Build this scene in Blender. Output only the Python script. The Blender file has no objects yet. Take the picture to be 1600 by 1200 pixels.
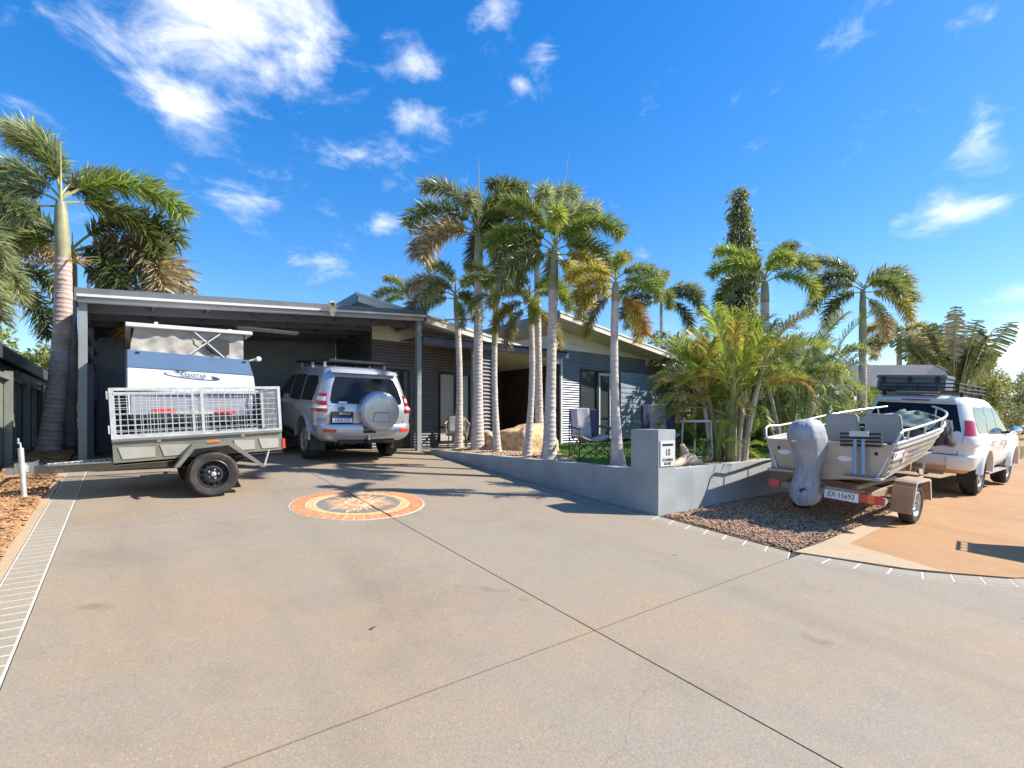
import bpy, bmesh, math, random
import numpy as np
from mathutils import Vector, Matrix, Euler
R = math.radians
random.seed(7); RNG = np.random.default_rng(7)
scene = bpy.context.scene
COL = scene.collection
# ------------------------------------------------------------------ camera
# world axes: X along the street (to the right), Y up the driveway, Z up; the drive rises 8 cm per metre
cam_d = bpy.data.cameras.new('camera'); cam = bpy.data.objects.new('camera', cam_d); COL.objects.link(cam)
cam.location = (0, 0, 1.6); cam.rotation_euler = (R(90), 0, R(-37.6))
cam_d.sensor_width = 36; cam_d.lens = 36 * 780 / 1600
cam_d.shift_y = (658 - 600) / 1600
cam_d.clip_start = .05; cam_d.clip_end = 3000
scene.camera = cam
# ------------------------------------------------------------------ sky and sun
SUN_AZ = Vector((.825, -.565, 0)).normalized(); SUN_EL = R(41)
sun_dir = SUN_AZ * math.cos(SUN_EL) + Vector((0, 0, math.sin(SUN_EL)))
world = bpy.data.worlds.new('World'); scene.world = world; world.use_nodes = True
def build_world():
    nt = world.node_tree; N = nt.nodes; L = nt.links; N.clear()
    out = N.new('ShaderNodeOutputWorld'); bg = N.new('ShaderNodeBackground'); L.new(bg.outputs[0], out.inputs[0])
    bg.inputs[1].default_value = .13
    sky = N.new('ShaderNodeTexSky'); sky.sky_type = 'NISHITA'; sky.sun_disc = False
    sky.sun_elevation = SUN_EL; sky.sun_rotation = math.atan2(SUN_AZ.x, SUN_AZ.y)
    sky.air_density = 1.0; sky.dust_density = .25; sky.ozone_density = 2.5; sky.altitude = 0
    hs = N.new('ShaderNodeHueSaturation'); hs.inputs['Hue'].default_value = .511; hs.inputs['Saturation'].default_value = 1.7; hs.inputs['Value'].default_value = 1.58
    gm = N.new('ShaderNodeGamma'); gm.inputs[1].default_value = .72; L.new(sky.outputs[0], gm.inputs[0])
    L.new(gm.outputs[0], hs.inputs['Color'])
    tc = N.new('ShaderNodeTexCoord')
    def math_(op, a, b=None, c=None):
        m = N.new('ShaderNodeMath'); m.operation = op
        for i, v in enumerate((a, b, c)):
            if v is None: continue
            if isinstance(v, (int, float)): m.inputs[i].default_value = v
            else: L.new(v, m.inputs[i])
        return m.outputs[0]
    def vmath(op, a, b):
        m = N.new('ShaderNodeVectorMath'); m.operation = op
        L.new(a, m.inputs[0])
        if isinstance(b, (tuple, list, Vector)): m.inputs[1].default_value = b
        else: L.new(b, m.inputs[1])
        return m
    d = tc.outputs['Generated']
    # cloud patches: azimuth (degrees clockwise from +Y), elevation, half width, half height, weight
    fine = N.new('ShaderNodeTexNoise'); fine.inputs['Scale'].default_value = 8; fine.inputs['Detail'].default_value = 8; fine.inputs['Roughness'].default_value = .62
    fine.inputs['Distortion'].default_value = .35
    sc = vmath('MULTIPLY', d, (1, 1, 1.9)); L.new(sc.outputs[0], fine.inputs['Vector'])
    broad = N.new('ShaderNodeTexNoise'); broad.inputs['Scale'].default_value = 2.3; broad.inputs['Detail'].default_value = 2
    L.new(sc.outputs[0], broad.inputs['Vector'])
    base = math_('MULTIPLY', math_('SUBTRACT', broad.outputs[0], .52), 1.1)     # sparse cloud cover all round the sky
    cover = math_('MINIMUM', base, .05)
    for (az, el, hw, hh, wt) in CLOUDS:
        a, e = R(az), R(el)
        c = Vector((math.sin(a) * math.cos(e), math.cos(a) * math.cos(e), math.sin(e)))
        mp = N.new('ShaderNodeMapping'); mp.vector_type = 'TEXTURE'; L.new(d, mp.inputs[0])
        mp.inputs['Location'].default_value = c; mp.inputs['Rotation'].default_value = (0, 0, -a); mp.inputs['Scale'].default_value = (math.sin(R(hw)) * 1.15, .6, math.sin(R(hh)) * 1.15)
        gr = N.new('ShaderNodeTexGradient'); gr.gradient_type = 'QUADRATIC_SPHERE'; L.new(mp.outputs[0], gr.inputs[0]); gr.gradient_type = 'SPHERICAL'
        cover = math_('MAXIMUM', cover, math_('MULTIPLY_ADD', gr.outputs['Fac'], wt * 1.45, -.12))
    dens = math_('ADD', cover, math_('MULTIPLY', math_('SUBTRACT', fine.outputs[0], .5), 3.0))
    mr = N.new('ShaderNodeMapRange'); mr.interpolation_type = 'SMOOTHSTEP'
    mr.inputs['From Min'].default_value = .16; mr.inputs['From Max'].default_value = 1.55
    L.new(dens, mr.inputs['Value'])
    shade = N.new('ShaderNodeMix'); shade.data_type = 'RGBA'; L.new(fine.outputs[0], shade.inputs[0]); shade.inputs[6].default_value = (5.0, 5.3, 5.9, 1); shade.inputs[7].default_value = (7.4, 7.4, 7.5, 1)
    mix = N.new('ShaderNodeMix'); mix.data_type = 'RGBA'; L.new(shade.outputs[2], mix.inputs[7])
    L.new(math_('MULTIPLY', mr.outputs[0], .93), mix.inputs[0])
    L.new(hs.outputs[0], mix.inputs[6])
    L.new(mix.outputs[2], bg.inputs[0])
def px_dir(x, y):
    az = 37.6 + math.degrees(math.atan2(x - 800, 780)); el = math.degrees(math.atan2(658 - y, math.hypot(780, x - 800)))
    return az, el
CLOUDS = []
for (x, y, hw, hh, wt) in ((330, 0, 14, 7.5, .95), (450, 20, 8, 5, .7), (285, 165, 6, 3.8, .75), (640, 92, 5, 2.8, .6), (590, 255, 6, 3, .72), (680, 195, 5, 3, .7),
                           (375, 315, 4.6, 2.2, .6), (595, 350, 3.2, 1.8, .5), (235, 222, 2.5, 1.6, .45), (770, 8, 4.5, 3.2, .7), (850, 80, 2.2, 4, .42), (1480, 335, 5, 2.3, .8),
                           (1535, 210, 2.6, 3.6, .5), (1590, 455, 4, 1.5, .65), (1660, 540, 7.5, 4.2, 1.0), (480, 90, 4, 3.6, .7), (815, 130, 1.4, .9, .45),
                           (1900, 250, 9, 3, .7)):
    az, el = px_dir(x, y); CLOUDS.append((az, el, hw, hh, wt))
for (az, el, hw, hh, wt) in ((150, 30, 12, 5, .8), (200, 42, 14, 6, .9), (270, 30, 10, 5, .8), (330, 45, 12, 6, .8)):
    CLOUDS.append((az, el, hw, hh, wt))
build_world()
sun_l = bpy.data.lights.new('sun', 'SUN'); sun_l.energy = 5.0; sun_l.angle = R(.53); sun_l.color = (1, .94, .85)
sun = bpy.data.objects.new('sun', sun_l); COL.objects.link(sun)
sun.rotation_euler = sun_dir.to_track_quat('Z', 'Y').to_euler(); sun.location = (20, -14, 20)
vs = scene.view_settings; vs.view_transform = 'Standard'; vs.look = 'None'; vs.exposure = .8; vs.gamma = 1; vs.use_curve_mapping = False
scene.cycles.use_denoising = True; scene.cycles.max_bounces = 6; scene.cycles.diffuse_bounces = 3; scene.cycles.glossy_bounces = 3; scene.cycles.transparent_max_bounces = 6
scene.cycles.use_adaptive_sampling = True; scene.cycles.adaptive_threshold = .02
scene.cycles.sample_clamp_indirect = 6
# ------------------------------------------------------------------ helpers: materials
MATS = {}
def nodes_of(m):
    m.use_nodes = True; nt = m.node_tree; return nt, nt.nodes, nt.links, nt.nodes['Principled BSDF']
def mat(name, col, rough=.6, metal=0, var=.12, scale=3, bump=0, bscale=40, coat=0, spec=.5, detail=4, dirt=None, dirt_amt=.0, dirt_scale=1.5, objrand=0, coatr=.08):
    """plain surface: base colour with mottling, optional stain colour, grain and relief"""
    if name in MATS: return MATS[name]
    m = bpy.data.materials.new(name); nt, N, L, P = nodes_of(m)
    P.inputs['Roughness'].default_value = rough; P.inputs['Metallic'].default_value = metal
    P.inputs['Coat Weight'].default_value = coat; P.inputs['Coat Roughness'].default_value = coatr; P.inputs['Specular IOR Level'].default_value = spec
    tc = N.new('ShaderNodeTexCoord')
    n = N.new('ShaderNodeTexNoise'); n.inputs['Scale'].default_value = scale; n.inputs['Detail'].default_value = detail
    L.new(tc.outputs['Object'], n.inputs['Vector'])
    r = N.new('ShaderNodeValToRGB'); e = r.color_ramp.elements
    e[0].position = .3; e[1].position = .7
    e[0].color = tuple(c * (1 - var) for c in col) + (1,); e[1].color = tuple(min(1, c * (1 + var)) for c in col) + (1,)
    L.new(n.outputs[0], r.inputs[0]); c = r.outputs[0]
    if dirt:
        n2 = N.new('ShaderNodeTexNoise'); n2.inputs['Scale'].default_value = dirt_scale; n2.inputs['Detail'].default_value = 6; n2.inputs['Roughness'].default_value = .65
        L.new(tc.outputs['Object'], n2.inputs['Vector'])
        mr = N.new('ShaderNodeMapRange'); mr.inputs[1].default_value = .45; mr.inputs[2].default_value = .72; mr.inputs[4].default_value = dirt_amt
        L.new(n2.outputs[0], mr.inputs[0])
        mx = N.new('ShaderNodeMix'); mx.data_type = 'RGBA'; L.new(mr.outputs[0], mx.inputs[0]); L.new(c, mx.inputs[6]); mx.inputs[7].default_value = (*dirt, 1); c = mx.outputs[2]
    if objrand:
        oi = N.new('ShaderNodeObjectInfo'); h = N.new('ShaderNodeHueSaturation')
        mr = N.new('ShaderNodeMapRange'); mr.inputs[3].default_value = 1 - objrand; mr.inputs[4].default_value = 1 + objrand
        L.new(oi.outputs['Random'], mr.inputs[0]); L.new(mr.outputs[0], h.inputs['Value']); L.new(c, h.inputs['Color']); c = h.outputs[0]
    L.new(c, P.inputs['Base Color'])
    if bump:
        n3 = N.new('ShaderNodeTexNoise'); n3.inputs['Scale'].default_value = bscale; n3.inputs['Detail'].default_value = 5
        L.new(tc.outputs['Object'], n3.inputs['Vector'])
        b = N.new('ShaderNodeBump'); b.inputs['Strength'].default_value = bump; b.inputs['Distance'].default_value = .01
        L.new(n3.outputs[0], b.inputs['Height']); L.new(b.outputs[0], P.inputs['Normal'])
    MATS[name] = m; return m
def concrete(name, col, tint, speck=(.60, .55, .46), tint_amt=.55, speck_amt=1.0, tint_scale=.35, dust=None):
    """exposed-aggregate concrete: grey-tan paste, fine grit, pale chips, orange dust drifts, dark tyre marks"""
    m = bpy.data.materials.new(name); nt, N, L, P = nodes_of(m); P.inputs['Roughness'].default_value = .75
    P.inputs['Specular IOR Level'].default_value = .35
    tc = N.new('ShaderNodeTexCoord').outputs['Object']
    def noise(s, d=5, r=.55):
        n = N.new('ShaderNodeTexNoise'); n.inputs['Scale'].default_value = s; n.inputs['Detail'].default_value = d; n.inputs['Roughness'].default_value = r; L.new(tc, n.inputs['Vector']); return n.outputs[0]
    def ramp(v, a, b, lo=0, hi=1):
        k = N.new('ShaderNodeMapRange'); k.inputs[1].default_value = a; k.inputs[2].default_value = b; k.inputs[3].default_value = lo; k.inputs[4].default_value = hi; L.new(v, k.inputs[0]); return k.outputs[0]
    def mixc(f, a, b, blend='MIX'):
        k = N.new('ShaderNodeMix'); k.data_type = 'RGBA'; k.blend_type = blend; L.new(f, k.inputs[0])
        for i, v in ((6, a), (7, b)):
            if isinstance(v, tuple): k.inputs[i].default_value = (*v, 1)
            else: L.new(v, k.inputs[i])
        return k.outputs[2]
    c = mixc(ramp(noise(60, 4, .7), .32, .68), tuple(x * .84 for x in col), tuple(x * 1.14 for x in col))
    c = mixc(ramp(noise(tint_scale, 5, .6), .44, .68, 0, tint_amt), c, tint)
    c = mixc(ramp(noise(.9, 6, .65), .50, .72, 0, .42), c, tuple(x * .62 for x in col))
    c = mixc(ramp(noise(4.5, 6, .7), .5, .8, 0, .3), c, tuple(x * 1.3 for x in tint))
    v = N.new('ShaderNodeTexVoronoi'); v.inputs['Scale'].default_value = 62; L.new(tc, v.inputs['Vector'])
    sm = N.new('ShaderNodeMath'); sm.operation = 'MULTIPLY'
    L.new(ramp(v.outputs['Distance'], .10, .30, speck_amt, 0), sm.inputs[0])
    sep = N.new('ShaderNodeSeparateColor'); L.new(v.outputs['Color'], sep.inputs[0])
    sel = N.new('ShaderNodeMath'); sel.operation = 'MULTIPLY'; L.new(ramp(sep.outputs[0], .74, .80), sel.inputs[0]); L.new(ramp(noise(.7, 3), .36, .6), sel.inputs[1]); L.new(sel.outputs[0], sm.inputs[1])
    c = mixc(sm.outputs[0], c, speck)
    mp = N.new('ShaderNodeMapping'); mp.inputs['Scale'].default_value = (1.5, .10, 1); L.new(tc, mp.inputs[0])
    tn = N.new('ShaderNodeTexNoise'); tn.inputs['Scale'].default_value = 1.4; tn.inputs['Detail'].default_value = 4; L.new(mp.outputs[0], tn.inputs['Vector'])
    c = mixc(ramp(tn.outputs[0], .52, .74, 0, .26), c, tuple(x * .55 for x in col))
    wv = N.new('ShaderNodeTexNoise'); wv.inputs['Scale'].default_value = 1.6; wv.inputs['Detail'].default_value = 6; L.new(tc, wv.inputs['Vector'])
    wa = N.new('ShaderNodeVectorMath'); wa.operation = 'MULTIPLY_ADD'; L.new(wv.outputs['Color'], wa.inputs[0]); wa.inputs[1].default_value = (.5, .5, 0); L.new(tc, wa.inputs[2])
    ck = N.new('ShaderNodeTexVoronoi'); ck.feature = 'DISTANCE_TO_EDGE'; ck.inputs['Scale'].default_value = .42; L.new(wa.outputs[0], ck.inputs['Vector'])
    cm = N.new('ShaderNodeMath'); cm.operation = 'MULTIPLY'; L.new(ramp(ck.outputs['Distance'], .0, .003, .3, 0), cm.inputs[0]); L.new(ramp(noise(.5, 2), .48, .58), cm.inputs[1])
    c = mixc(cm.outputs[0], c, tuple(x * .4 for x in col))
    c = mixc(ramp(noise(2.3, 3, .5), .70, .76, 0, .45), c, tuple(x * .5 for x in col))
    v2 = N.new('ShaderNodeTexVoronoi'); v2.inputs['Scale'].default_value = 120; L.new(tc, v2.inputs['Vector'])
    c = mixc(ramp(v2.outputs['Distance'], .2, .5, .22, 0), c, tuple(x * .45 for x in col))
    L.new(c, P.inputs['Base Color'])
    b = N.new('ShaderNodeBump'); b.inputs['Strength'].default_value = .45; b.inputs['Distance'].default_value = .006
    L.new(noise(90, 4, .7), b.inputs['Height']); L.new(b.outputs[0], P.inputs['Normal'])
    MATS[name] = m; return m
def leafmat(name, col, tip, rough=.42, trans=.47, var=.3):
    m = bpy.data.materials.new(name); nt, N, L, P = nodes_of(m)
    P.inputs['Roughness'].default_value = rough; P.inputs['Specular IOR Level'].default_value = .45
    oi = N.new('ShaderNodeObjectInfo'); at = N.new('ShaderNodeAttribute'); at.attribute_name = 'shade'
    sep = N.new('ShaderNodeSeparateColor'); L.new(at.outputs['Color'], sep.inputs[0])
    mx = N.new('ShaderNodeMix'); mx.data_type = 'RGBA'; L.new(sep.outputs[0], mx.inputs[0])
    mx.inputs[6].default_value = (*col, 1); mx.inputs[7].default_value = (*tip, 1)
    h = N.new('ShaderNodeHueSaturation'); L.new(mx.outputs[2], h.inputs['Color'])
    ad = N.new('ShaderNodeMath'); ad.operation = 'ADD'
    mr = N.new('ShaderNodeMapRange'); mr.inputs[3].default_value = 1 - var; mr.inputs[4].default_value = 1 + var * .6; L.new(oi.outputs['Random'], mr.inputs[0])
    mr2 = N.new('ShaderNodeMapRange'); mr2.inputs[3].default_value = -.3; mr2.inputs[4].default_value = .35; L.new(sep.outputs[1], mr2.inputs[0])
    L.new(mr.outputs[0], ad.inputs[0]); L.new(mr2.outputs[0], ad.inputs[1]); L.new(ad.outputs[0], h.inputs['Value'])
    L.new(h.outputs[0], P.inputs['Base Color'])
    tr = N.new('ShaderNodeBsdfTranslucent'); L.new(h.outputs[0], tr.inputs[0])
    ms = N.new('ShaderNodeMixShader'); ms.inputs[0].default_value = trans
    L.new(P.outputs[0], ms.inputs[1]); L.new(tr.outputs[0], ms.inputs[2]); L.new(ms.outputs[0], N['Material Output'].inputs[0])
    MATS[name] = m; return m
def glassmat(name, col=(.02, .022, .025), rough=.03):
    """tinted pane: dark, mirror-smooth, partly see-through"""
    m = bpy.data.materials.new(name); nt, N, L, P = nodes_of(m)
    P.inputs['Base Color'].default_value = (*col, 1); P.inputs['Roughness'].default_value = rough; P.inputs['Specular IOR Level'].default_value = .5
    P.inputs['IOR'].default_value = 1.35
    MATS[name] = m; return m
# ------------------------------------------------------------------ helpers: meshes
class MB:
    def __init__(s): s.v = []; s.f = []
    def add(s, vs, fs):
        o = len(s.v); s.v.extend([tuple(q) for q in vs]); s.f.extend([tuple(i + o for i in f) for f in fs]); return s
    def box(s, x0, x1, y0, y1, z0, z1):
        return s.add([(x0,y0,z0),(x1,y0,z0),(x1,y1,z0),(x0,y1,z0),(x0,y0,z1),(x1,y0,z1),(x1,y1,z1),(x0,y1,z1)],
                     [(0,3,2,1),(4,5,6,7),(0,1,5,4),(1,2,6,5),(2,3,7,6),(3,0,4,7)])
    def bar(s, p, q, w, h=None, up=(0, 0, 1)):
        """square bar from p to q, w wide and h deep"""
        h = h or w; p = Vector(p); q = Vector(q); d = (q - p).normalized(); u = Vector(up)
        if abs(d.dot(u)) > .98: u = Vector((1, 0, 0)) if abs(d.x) < .9 else Vector((0, 1, 0))
        a = d.cross(u).normalized() * w / 2; b = a.cross(d).normalized() * h / 2
        vs = [p - a - b, p + a - b, p + a + b, p - a + b, q - a - b, q + a - b, q + a + b, q - a + b]
        return s.add(vs, [(3,2,1,0),(4,5,6,7),(0,1,5,4),(1,2,6,5),(2,3,7,6),(3,0,4,7)])
    def tube(s, path, r, n=8, caps=True):
        P = [Vector(p) for p in path]; m = len(P); rs = r if isinstance(r, (list, tuple)) else [r] * m
        rings = []; ref = None
        for i in range(m):
            t = (P[min(i + 1, m - 1)] - P[max(i - 1, 0)]).normalized()
            if ref is None: ref = Vector((0, 0, 1)) if abs(t.z) < .9 else Vector((1, 0, 0))
            a = t.cross(ref).normalized(); b = a.cross(t).normalized(); ref = b
            rings.append([P[i] + (a * math.cos(2*math.pi*k/n) + b * math.sin(2*math.pi*k/n)) * rs[i] for k in range(n)])
        vs = [v for g in rings for v in g]
        fs = [(i*n+k, i*n+(k+1) % n, (i+1)*n+(k+1) % n, (i+1)*n+k) for i in range(m-1) for k in range(n)]
        if caps: fs += [tuple(range(n-1, -1, -1)), tuple((m-1)*n+k for k in range(n))]
        return s.add(vs, fs)
    def lathe(s, prof, n=24, c=(0, 0, 0), axis='z', close=True):
        """prof: (radius, height) pairs turned about the axis"""
        vs = []; fs = []; m = len(prof); c = Vector(c)
        for (r, h) in prof:
            for k in range(n):
                a = 2 * math.pi * k / n; x, y = r * math.cos(a), r * math.sin(a)
                vs.append(c + (Vector((x, y, h)) if axis == 'z' else Vector((x, h, y)) if axis == 'y' else Vector((h, x, y))))
        for i in range(m - 1):
            for k in range(n): fs.append((i*n+k, i*n+(k+1) % n, (i+1)*n+(k+1) % n, (i+1)*n+k))
        if close:
            if prof[0][0] > 1e-6: fs.append(tuple(range(n-1, -1, -1)))
            if prof[-1][0] > 1e-6: fs.append(tuple((m-1)*n+k for k in range(n)))
        return s.add(vs, fs)
    def prism(s, poly, p, ax, ay, az, depth):
        """flat polygon poly (2D) at p in axes ax, ay pushed by depth along az"""
        p, ax, ay, az = map(Vector, (p, ax, ay, az)); n = len(poly)
        a = [p + ax * x + ay * y for x, y in poly]; b = [q + az * depth for q in a]
        return s.add(a + b, [tuple(range(n-1, -1, -1)), tuple(range(n, 2*n))] + [(i, (i+1) % n, n+(i+1) % n, n+i) for i in range(n)])
    def grid(s, rows):
        m, n = len(rows), len(rows[0])
        return s.add([p for r in rows for p in r], [(i*n+k, i*n+k+1, (i+1)*n+k+1, (i+1)*n+k) for i in range(m-1) for k in range(n-1)])
    def build(s, name, m, parent=None, local=True, smooth=False, bevel=0, **props):
        me = bpy.data.meshes.new(name); me.from_pydata(s.v, [], s.f); me.update()
        return link(name, me, m, parent, local, smooth, bevel, **props)
def link(name, me, m, parent=None, local=True, smooth=False, bevel=0, **props):
    o = bpy.data.objects.new(name, me); COL.objects.link(o)
    for q in (m if isinstance(m, (list, tuple)) else [m]):
        if q: me.materials.append(MATS[q] if isinstance(q, str) else q)
    bm = bmesh.new(); bm.from_mesh(me); bmesh.ops.recalc_face_normals(bm, faces=bm.faces)
    if bevel:
        es = [e for e in bm.edges if e.is_manifold and e.calc_face_angle(0) > R(35)]
        bmesh.ops.bevel(bm, geom=es, offset=bevel, segments=2, affect='EDGES', clamp_overlap=True)
    bm.to_mesh(me); bm.free()
    if smooth:
        me.shade_smooth()
        try: me.set_sharp_from_angle(angle=R(40 if smooth is True else smooth))
        except Exception: pass
    if parent is not None:
        o.parent = parent
        if not local: o.matrix_parent_inverse = ROOTM[parent.name].inverted() if parent.name in ROOTM else Matrix()
    for k, v in props.items(): o[k] = v
    return o
ROOTM = {}
def thing(name, label, cat, loc=(0, 0, 0), rotz=0, group=None, tilt=0):
    o = bpy.data.objects.new(name, None); COL.objects.link(o); o.empty_display_size = .2
    M = Matrix.Translation(loc) @ Matrix.Rotation(tilt, 4, 'X') @ Matrix.Rotation(rotz, 4, 'Z')
    o.matrix_basis = M; ROOTM[o.name] = M
    o['label'] = label; o['category'] = cat
    if group: o['group'] = group
    return o
def tag(o, label, cat, group=None):
    o['label'] = label; o['category'] = cat
    if group: o['group'] = group
    return o
def dup(o, parent, mat_=None):
    c = o.copy(); COL.objects.link(c); c.parent = parent; return c
def text(name, body, size, m, parent, loc, rot, depth=.002, local=True, align='CENTER', sx=1):
    cu = bpy.data.curves.new(name, 'FONT'); cu.body = body; cu.size = size; cu.extrude = depth; cu.align_x = align; cu.align_y = 'CENTER'; cu.resolution_u = 3
    t = bpy.data.objects.new(name, cu); COL.objects.link(t)
    dg = bpy.context.evaluated_depsgraph_get(); me = bpy.data.meshes.new_from_object(t.evaluated_get(dg)); bpy.data.objects.remove(t)
    me.materials.clear(); me.transform(Matrix.LocRotScale(Vector(loc), Euler(rot), Vector((sx, 1, 1))))
    o = bpy.data.objects.new(name, me); COL.objects.link(o); me.materials.append(MATS[m])
    if parent is not None:
        o.parent = parent
        if not local and parent.name in ROOTM: o.matrix_parent_inverse = ROOTM[parent.name].inverted()
    return o
SL = .08; TILT = math.atan(SL)
def gz(u, v): return SL * v
def lerp_tab(tab, z, k):
    if z <= tab[0][0]: return tab[0][k]
    for a, b in zip(tab, tab[1:]):
        if z <= b[0]:
            t = (z - a[0]) / (b[0] - a[0]); return a[k] + (b[k] - a[k]) * t
    return tab[-1][k]
# ------------------------------------------------------------------ materials
concrete('driveway_concrete', (.295, .248, .188), (.36, .23, .115), tint_amt=.5)
concrete('border_brick_concrete', (.325, .285, .22), (.34, .25, .16), tint_amt=.25, speck_amt=.3)
concrete('dusty_apron', (.40, .22, .095), (.46, .26, .12), speck=(.62, .42, .24), tint_amt=.7, speck_amt=.35)
concrete('pale_kerb_concrete', (.46, .345, .22), (.48, .33, .19), tint_amt=.4, speck_amt=.4)
concrete('road_asphalt', (.07, .066, .06), (.16, .10, .06), speck=(.2, .18, .16), tint_amt=.3, speck_amt=.5)
mat('joint_dark', (.05, .045, .04), .9)
mat('stencil_white', (.60, .56, .47), .8, var=.06, scale=20, dirt=(.5, .42, .32), dirt_amt=.3, dirt_scale=6)
mat('soil', (.13, .075, .04), .95, var=.4, scale=6, bump=.6, bscale=30)
mat('dry_ground', (.36, .24, .12), .95, var=.3, scale=.6, bump=.5, bscale=12, dirt=(.2, .2, .06), dirt_amt=.8, dirt_scale=.4)
mat('mulch', (.34, .185, .085), .85, var=.55, scale=9)
mat('pebble', (.40, .245, .15), .75, var=.55, scale=22)
mat('garden_pebble', (.55, .36, .19), .75, var=.45, scale=20)
mat('grass', (.11, .20, .03), .7, var=.45, scale=5)
mat('turf', (.07, .16, .02), .85, var=.4, scale=30)
mat('terracotta', (.58, .215, .085), .75, var=.2, scale=14, dirt=(.7, .45, .25), dirt_amt=.5, dirt_scale=9)
mat('sand_tile', (.60, .40, .18), .75, var=.2, scale=14, dirt=(.5, .3, .16), dirt_amt=.5, dirt_scale=8)
mat('grey_tile', (.21, .18, .14), .75, var=.2, scale=14)
mat('render_grey', (.33, .355, .355), .85, var=.14, scale=2.6, detail=9, bump=.8, bscale=70, dirt=(.40, .36, .30), dirt_amt=.5, dirt_scale=2.2)
mat('post_grey', (.25, .275, .27), .55, var=.1, scale=4, dirt=(.38, .34, .28), dirt_amt=.25)
mat('beam_dark', (.15, .145, .175), .55, var=.12, scale=3)
mat('beam_grey', (.125, .14, .15), .5, var=.08, scale=3, dirt=(.26, .22, .18), dirt_amt=.3)
mat('roof_sheet', (.44, .43, .41), .5, var=.08, scale=2)
mat('gutter_pale', (.60, .60, .57), .45, var=.08, scale=3)
mat('fascia_navy', (.085, .10, .15), .45, var=.1)
mat('fascia_grey', (.42, .42, .41), .45, var=.06)
mat('cream_board', (.72, .66, .53), .6, var=.05, scale=3, dirt=(.55, .47, .36), dirt_amt=.25)
mat('soffit_cream', (.62, .55, .43), .65, var=.05)
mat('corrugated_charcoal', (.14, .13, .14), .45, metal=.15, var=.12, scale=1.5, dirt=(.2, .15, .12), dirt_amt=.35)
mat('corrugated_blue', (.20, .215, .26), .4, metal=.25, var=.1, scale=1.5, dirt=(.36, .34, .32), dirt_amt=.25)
mat('timber_dark_red', (.075, .035, .028), .6, var=.3, scale=4)
mat('frame_black', (.022, .022, .025), .4, var=.1)
mat('wall_grey', (.30, .315, .35), .7, var=.08, scale=2)
mat('weatherboard_blue', (.24, .30, .345), .55, var=.07, scale=3, dirt=(.32, .33, .33), dirt_amt=.3)
mat('blind', (.50, .46, .40), .8, var=.05)
mat('white_frame', (.62, .62, .60), .45, var=.05)
glassmat('house_glass', (.05, .06, .065), .04)
glassmat('car_glass', (.012, .014, .018), .03)
glassmat('sky_glass', (.03, .045, .06), .02)
mat('fence_green', (.21, .225, .19), .6, var=.15, scale=3, dirt=(.3, .27, .2), dirt_amt=.3)
mat('fence_dark', (.055, .06, .06), .6, var=.15)
mat('galvanised', (.58, .59, .58), .45, metal=.35, var=.18, scale=9, dirt=(.42, .39, .33), dirt_amt=.35, dirt_scale=4)
mat('trailer_paint', (.19, .185, .155), .5, metal=.2, var=.12, scale=4, dirt=(.34, .26, .17), dirt_amt=.45, dirt_scale=3)
mat('trailer_panel', (.40, .39, .33), .5, metal=.15, var=.1, scale=4, dirt=(.42, .33, .22), dirt_amt=.45, dirt_scale=3)
mat('rubber', (.028, .027, .026), .8, var=.25, scale=8, dirt=(.14, .10, .07), dirt_amt=.5, dirt_scale=6, bump=.3, bscale=50)
mat('rim_black', (.03, .03, .032), .45, metal=.3, var=.2, dirt=(.12, .09, .06), dirt_amt=.4, dirt_scale=8)
mat('alloy', (.48, .48, .49), .38, metal=.75, var=.1, dirt=(.3, .22, .15), dirt_amt=.5, dirt_scale=7)
mat('silver_paint', (.50, .52, .55), .34, metal=.55, var=.03, coat=.7, dirt=(.45, .38, .3), dirt_amt=.25, dirt_scale=2, coatr=.1)
mat('white_paint', (.80, .79, .76), .35, var=.02, coat=.6, dirt=(.62, .45, .30), dirt_amt=.3, dirt_scale=1.6, coatr=.12)
mat('dusty_pink', (.60, .40, .29), .6, var=.1, scale=4)
mat('plastic_black', (.025, .025, .027), .55, var=.15)
mat('plastic_grey', (.15, .18, .215), .6, var=.1)
mat('lamp_red', (.45, .012, .01), .2, var=.1, coat=1)
mat('lamp_clear', (.74, .66, .64), .15, var=.1, coat=1)
mat('lamp_orange', (.75, .18, .02), .25, var=.1, coat=.8)
mat('reflector_red', (.62, .05, .03), .35, var=.1, coat=.5)
mat('chrome', (.72, .73, .75), .12, metal=1, var=.03)
mat('plate_white', (.82, .82, .84), .4, var=.02)
mat('plate_blue', (.03, .05, .33), .4, var=.05)
mat('ink_black', (.012, .012, .02), .5, var=0)
mat('ink_blue', (.04, .08, .20), .5, var=.05)
mat('ink_white', (.85, .85, .85), .5, var=0)
mat('camper_white', (.80, .79, .76), .4, var=.03, coat=.3, dirt=(.62, .57, .48), dirt_amt=.25)
mat('camper_blue', (.12, .20, .33), .4, var=.06, coat=.3)
mat('canvas', (.42, .385, .335), .9, var=.12, scale=7, bump=.5, bscale=9, dirt=(.36, .28, .19), dirt_amt=.4)
mat('canvas_dark', (.05, .05, .055), .9)
mat('aluminium', (.47, .43, .375), .45, metal=.5, var=.18, scale=5, dirt=(.36, .25, .16), dirt_amt=.65, dirt_scale=2.5, bump=.12, bscale=30)
mat('aluminium_bright', (.62, .60, .57), .35, metal=.5, var=.1, scale=6)
mat('steel_dusty', (.40, .29, .21), .6, metal=.2, var=.15, scale=5, dirt=(.3, .2, .13), dirt_amt=.5)
mat('cover_grey', (.30, .315, .34), .8, var=.1, scale=5, bump=.35, bscale=14, dirt=(.55, .56, .58), dirt_amt=.6, dirt_scale=3)
mat('seat_grey', (.34, .34, .33), .8, var=.06, bump=.2, bscale=60)
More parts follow.
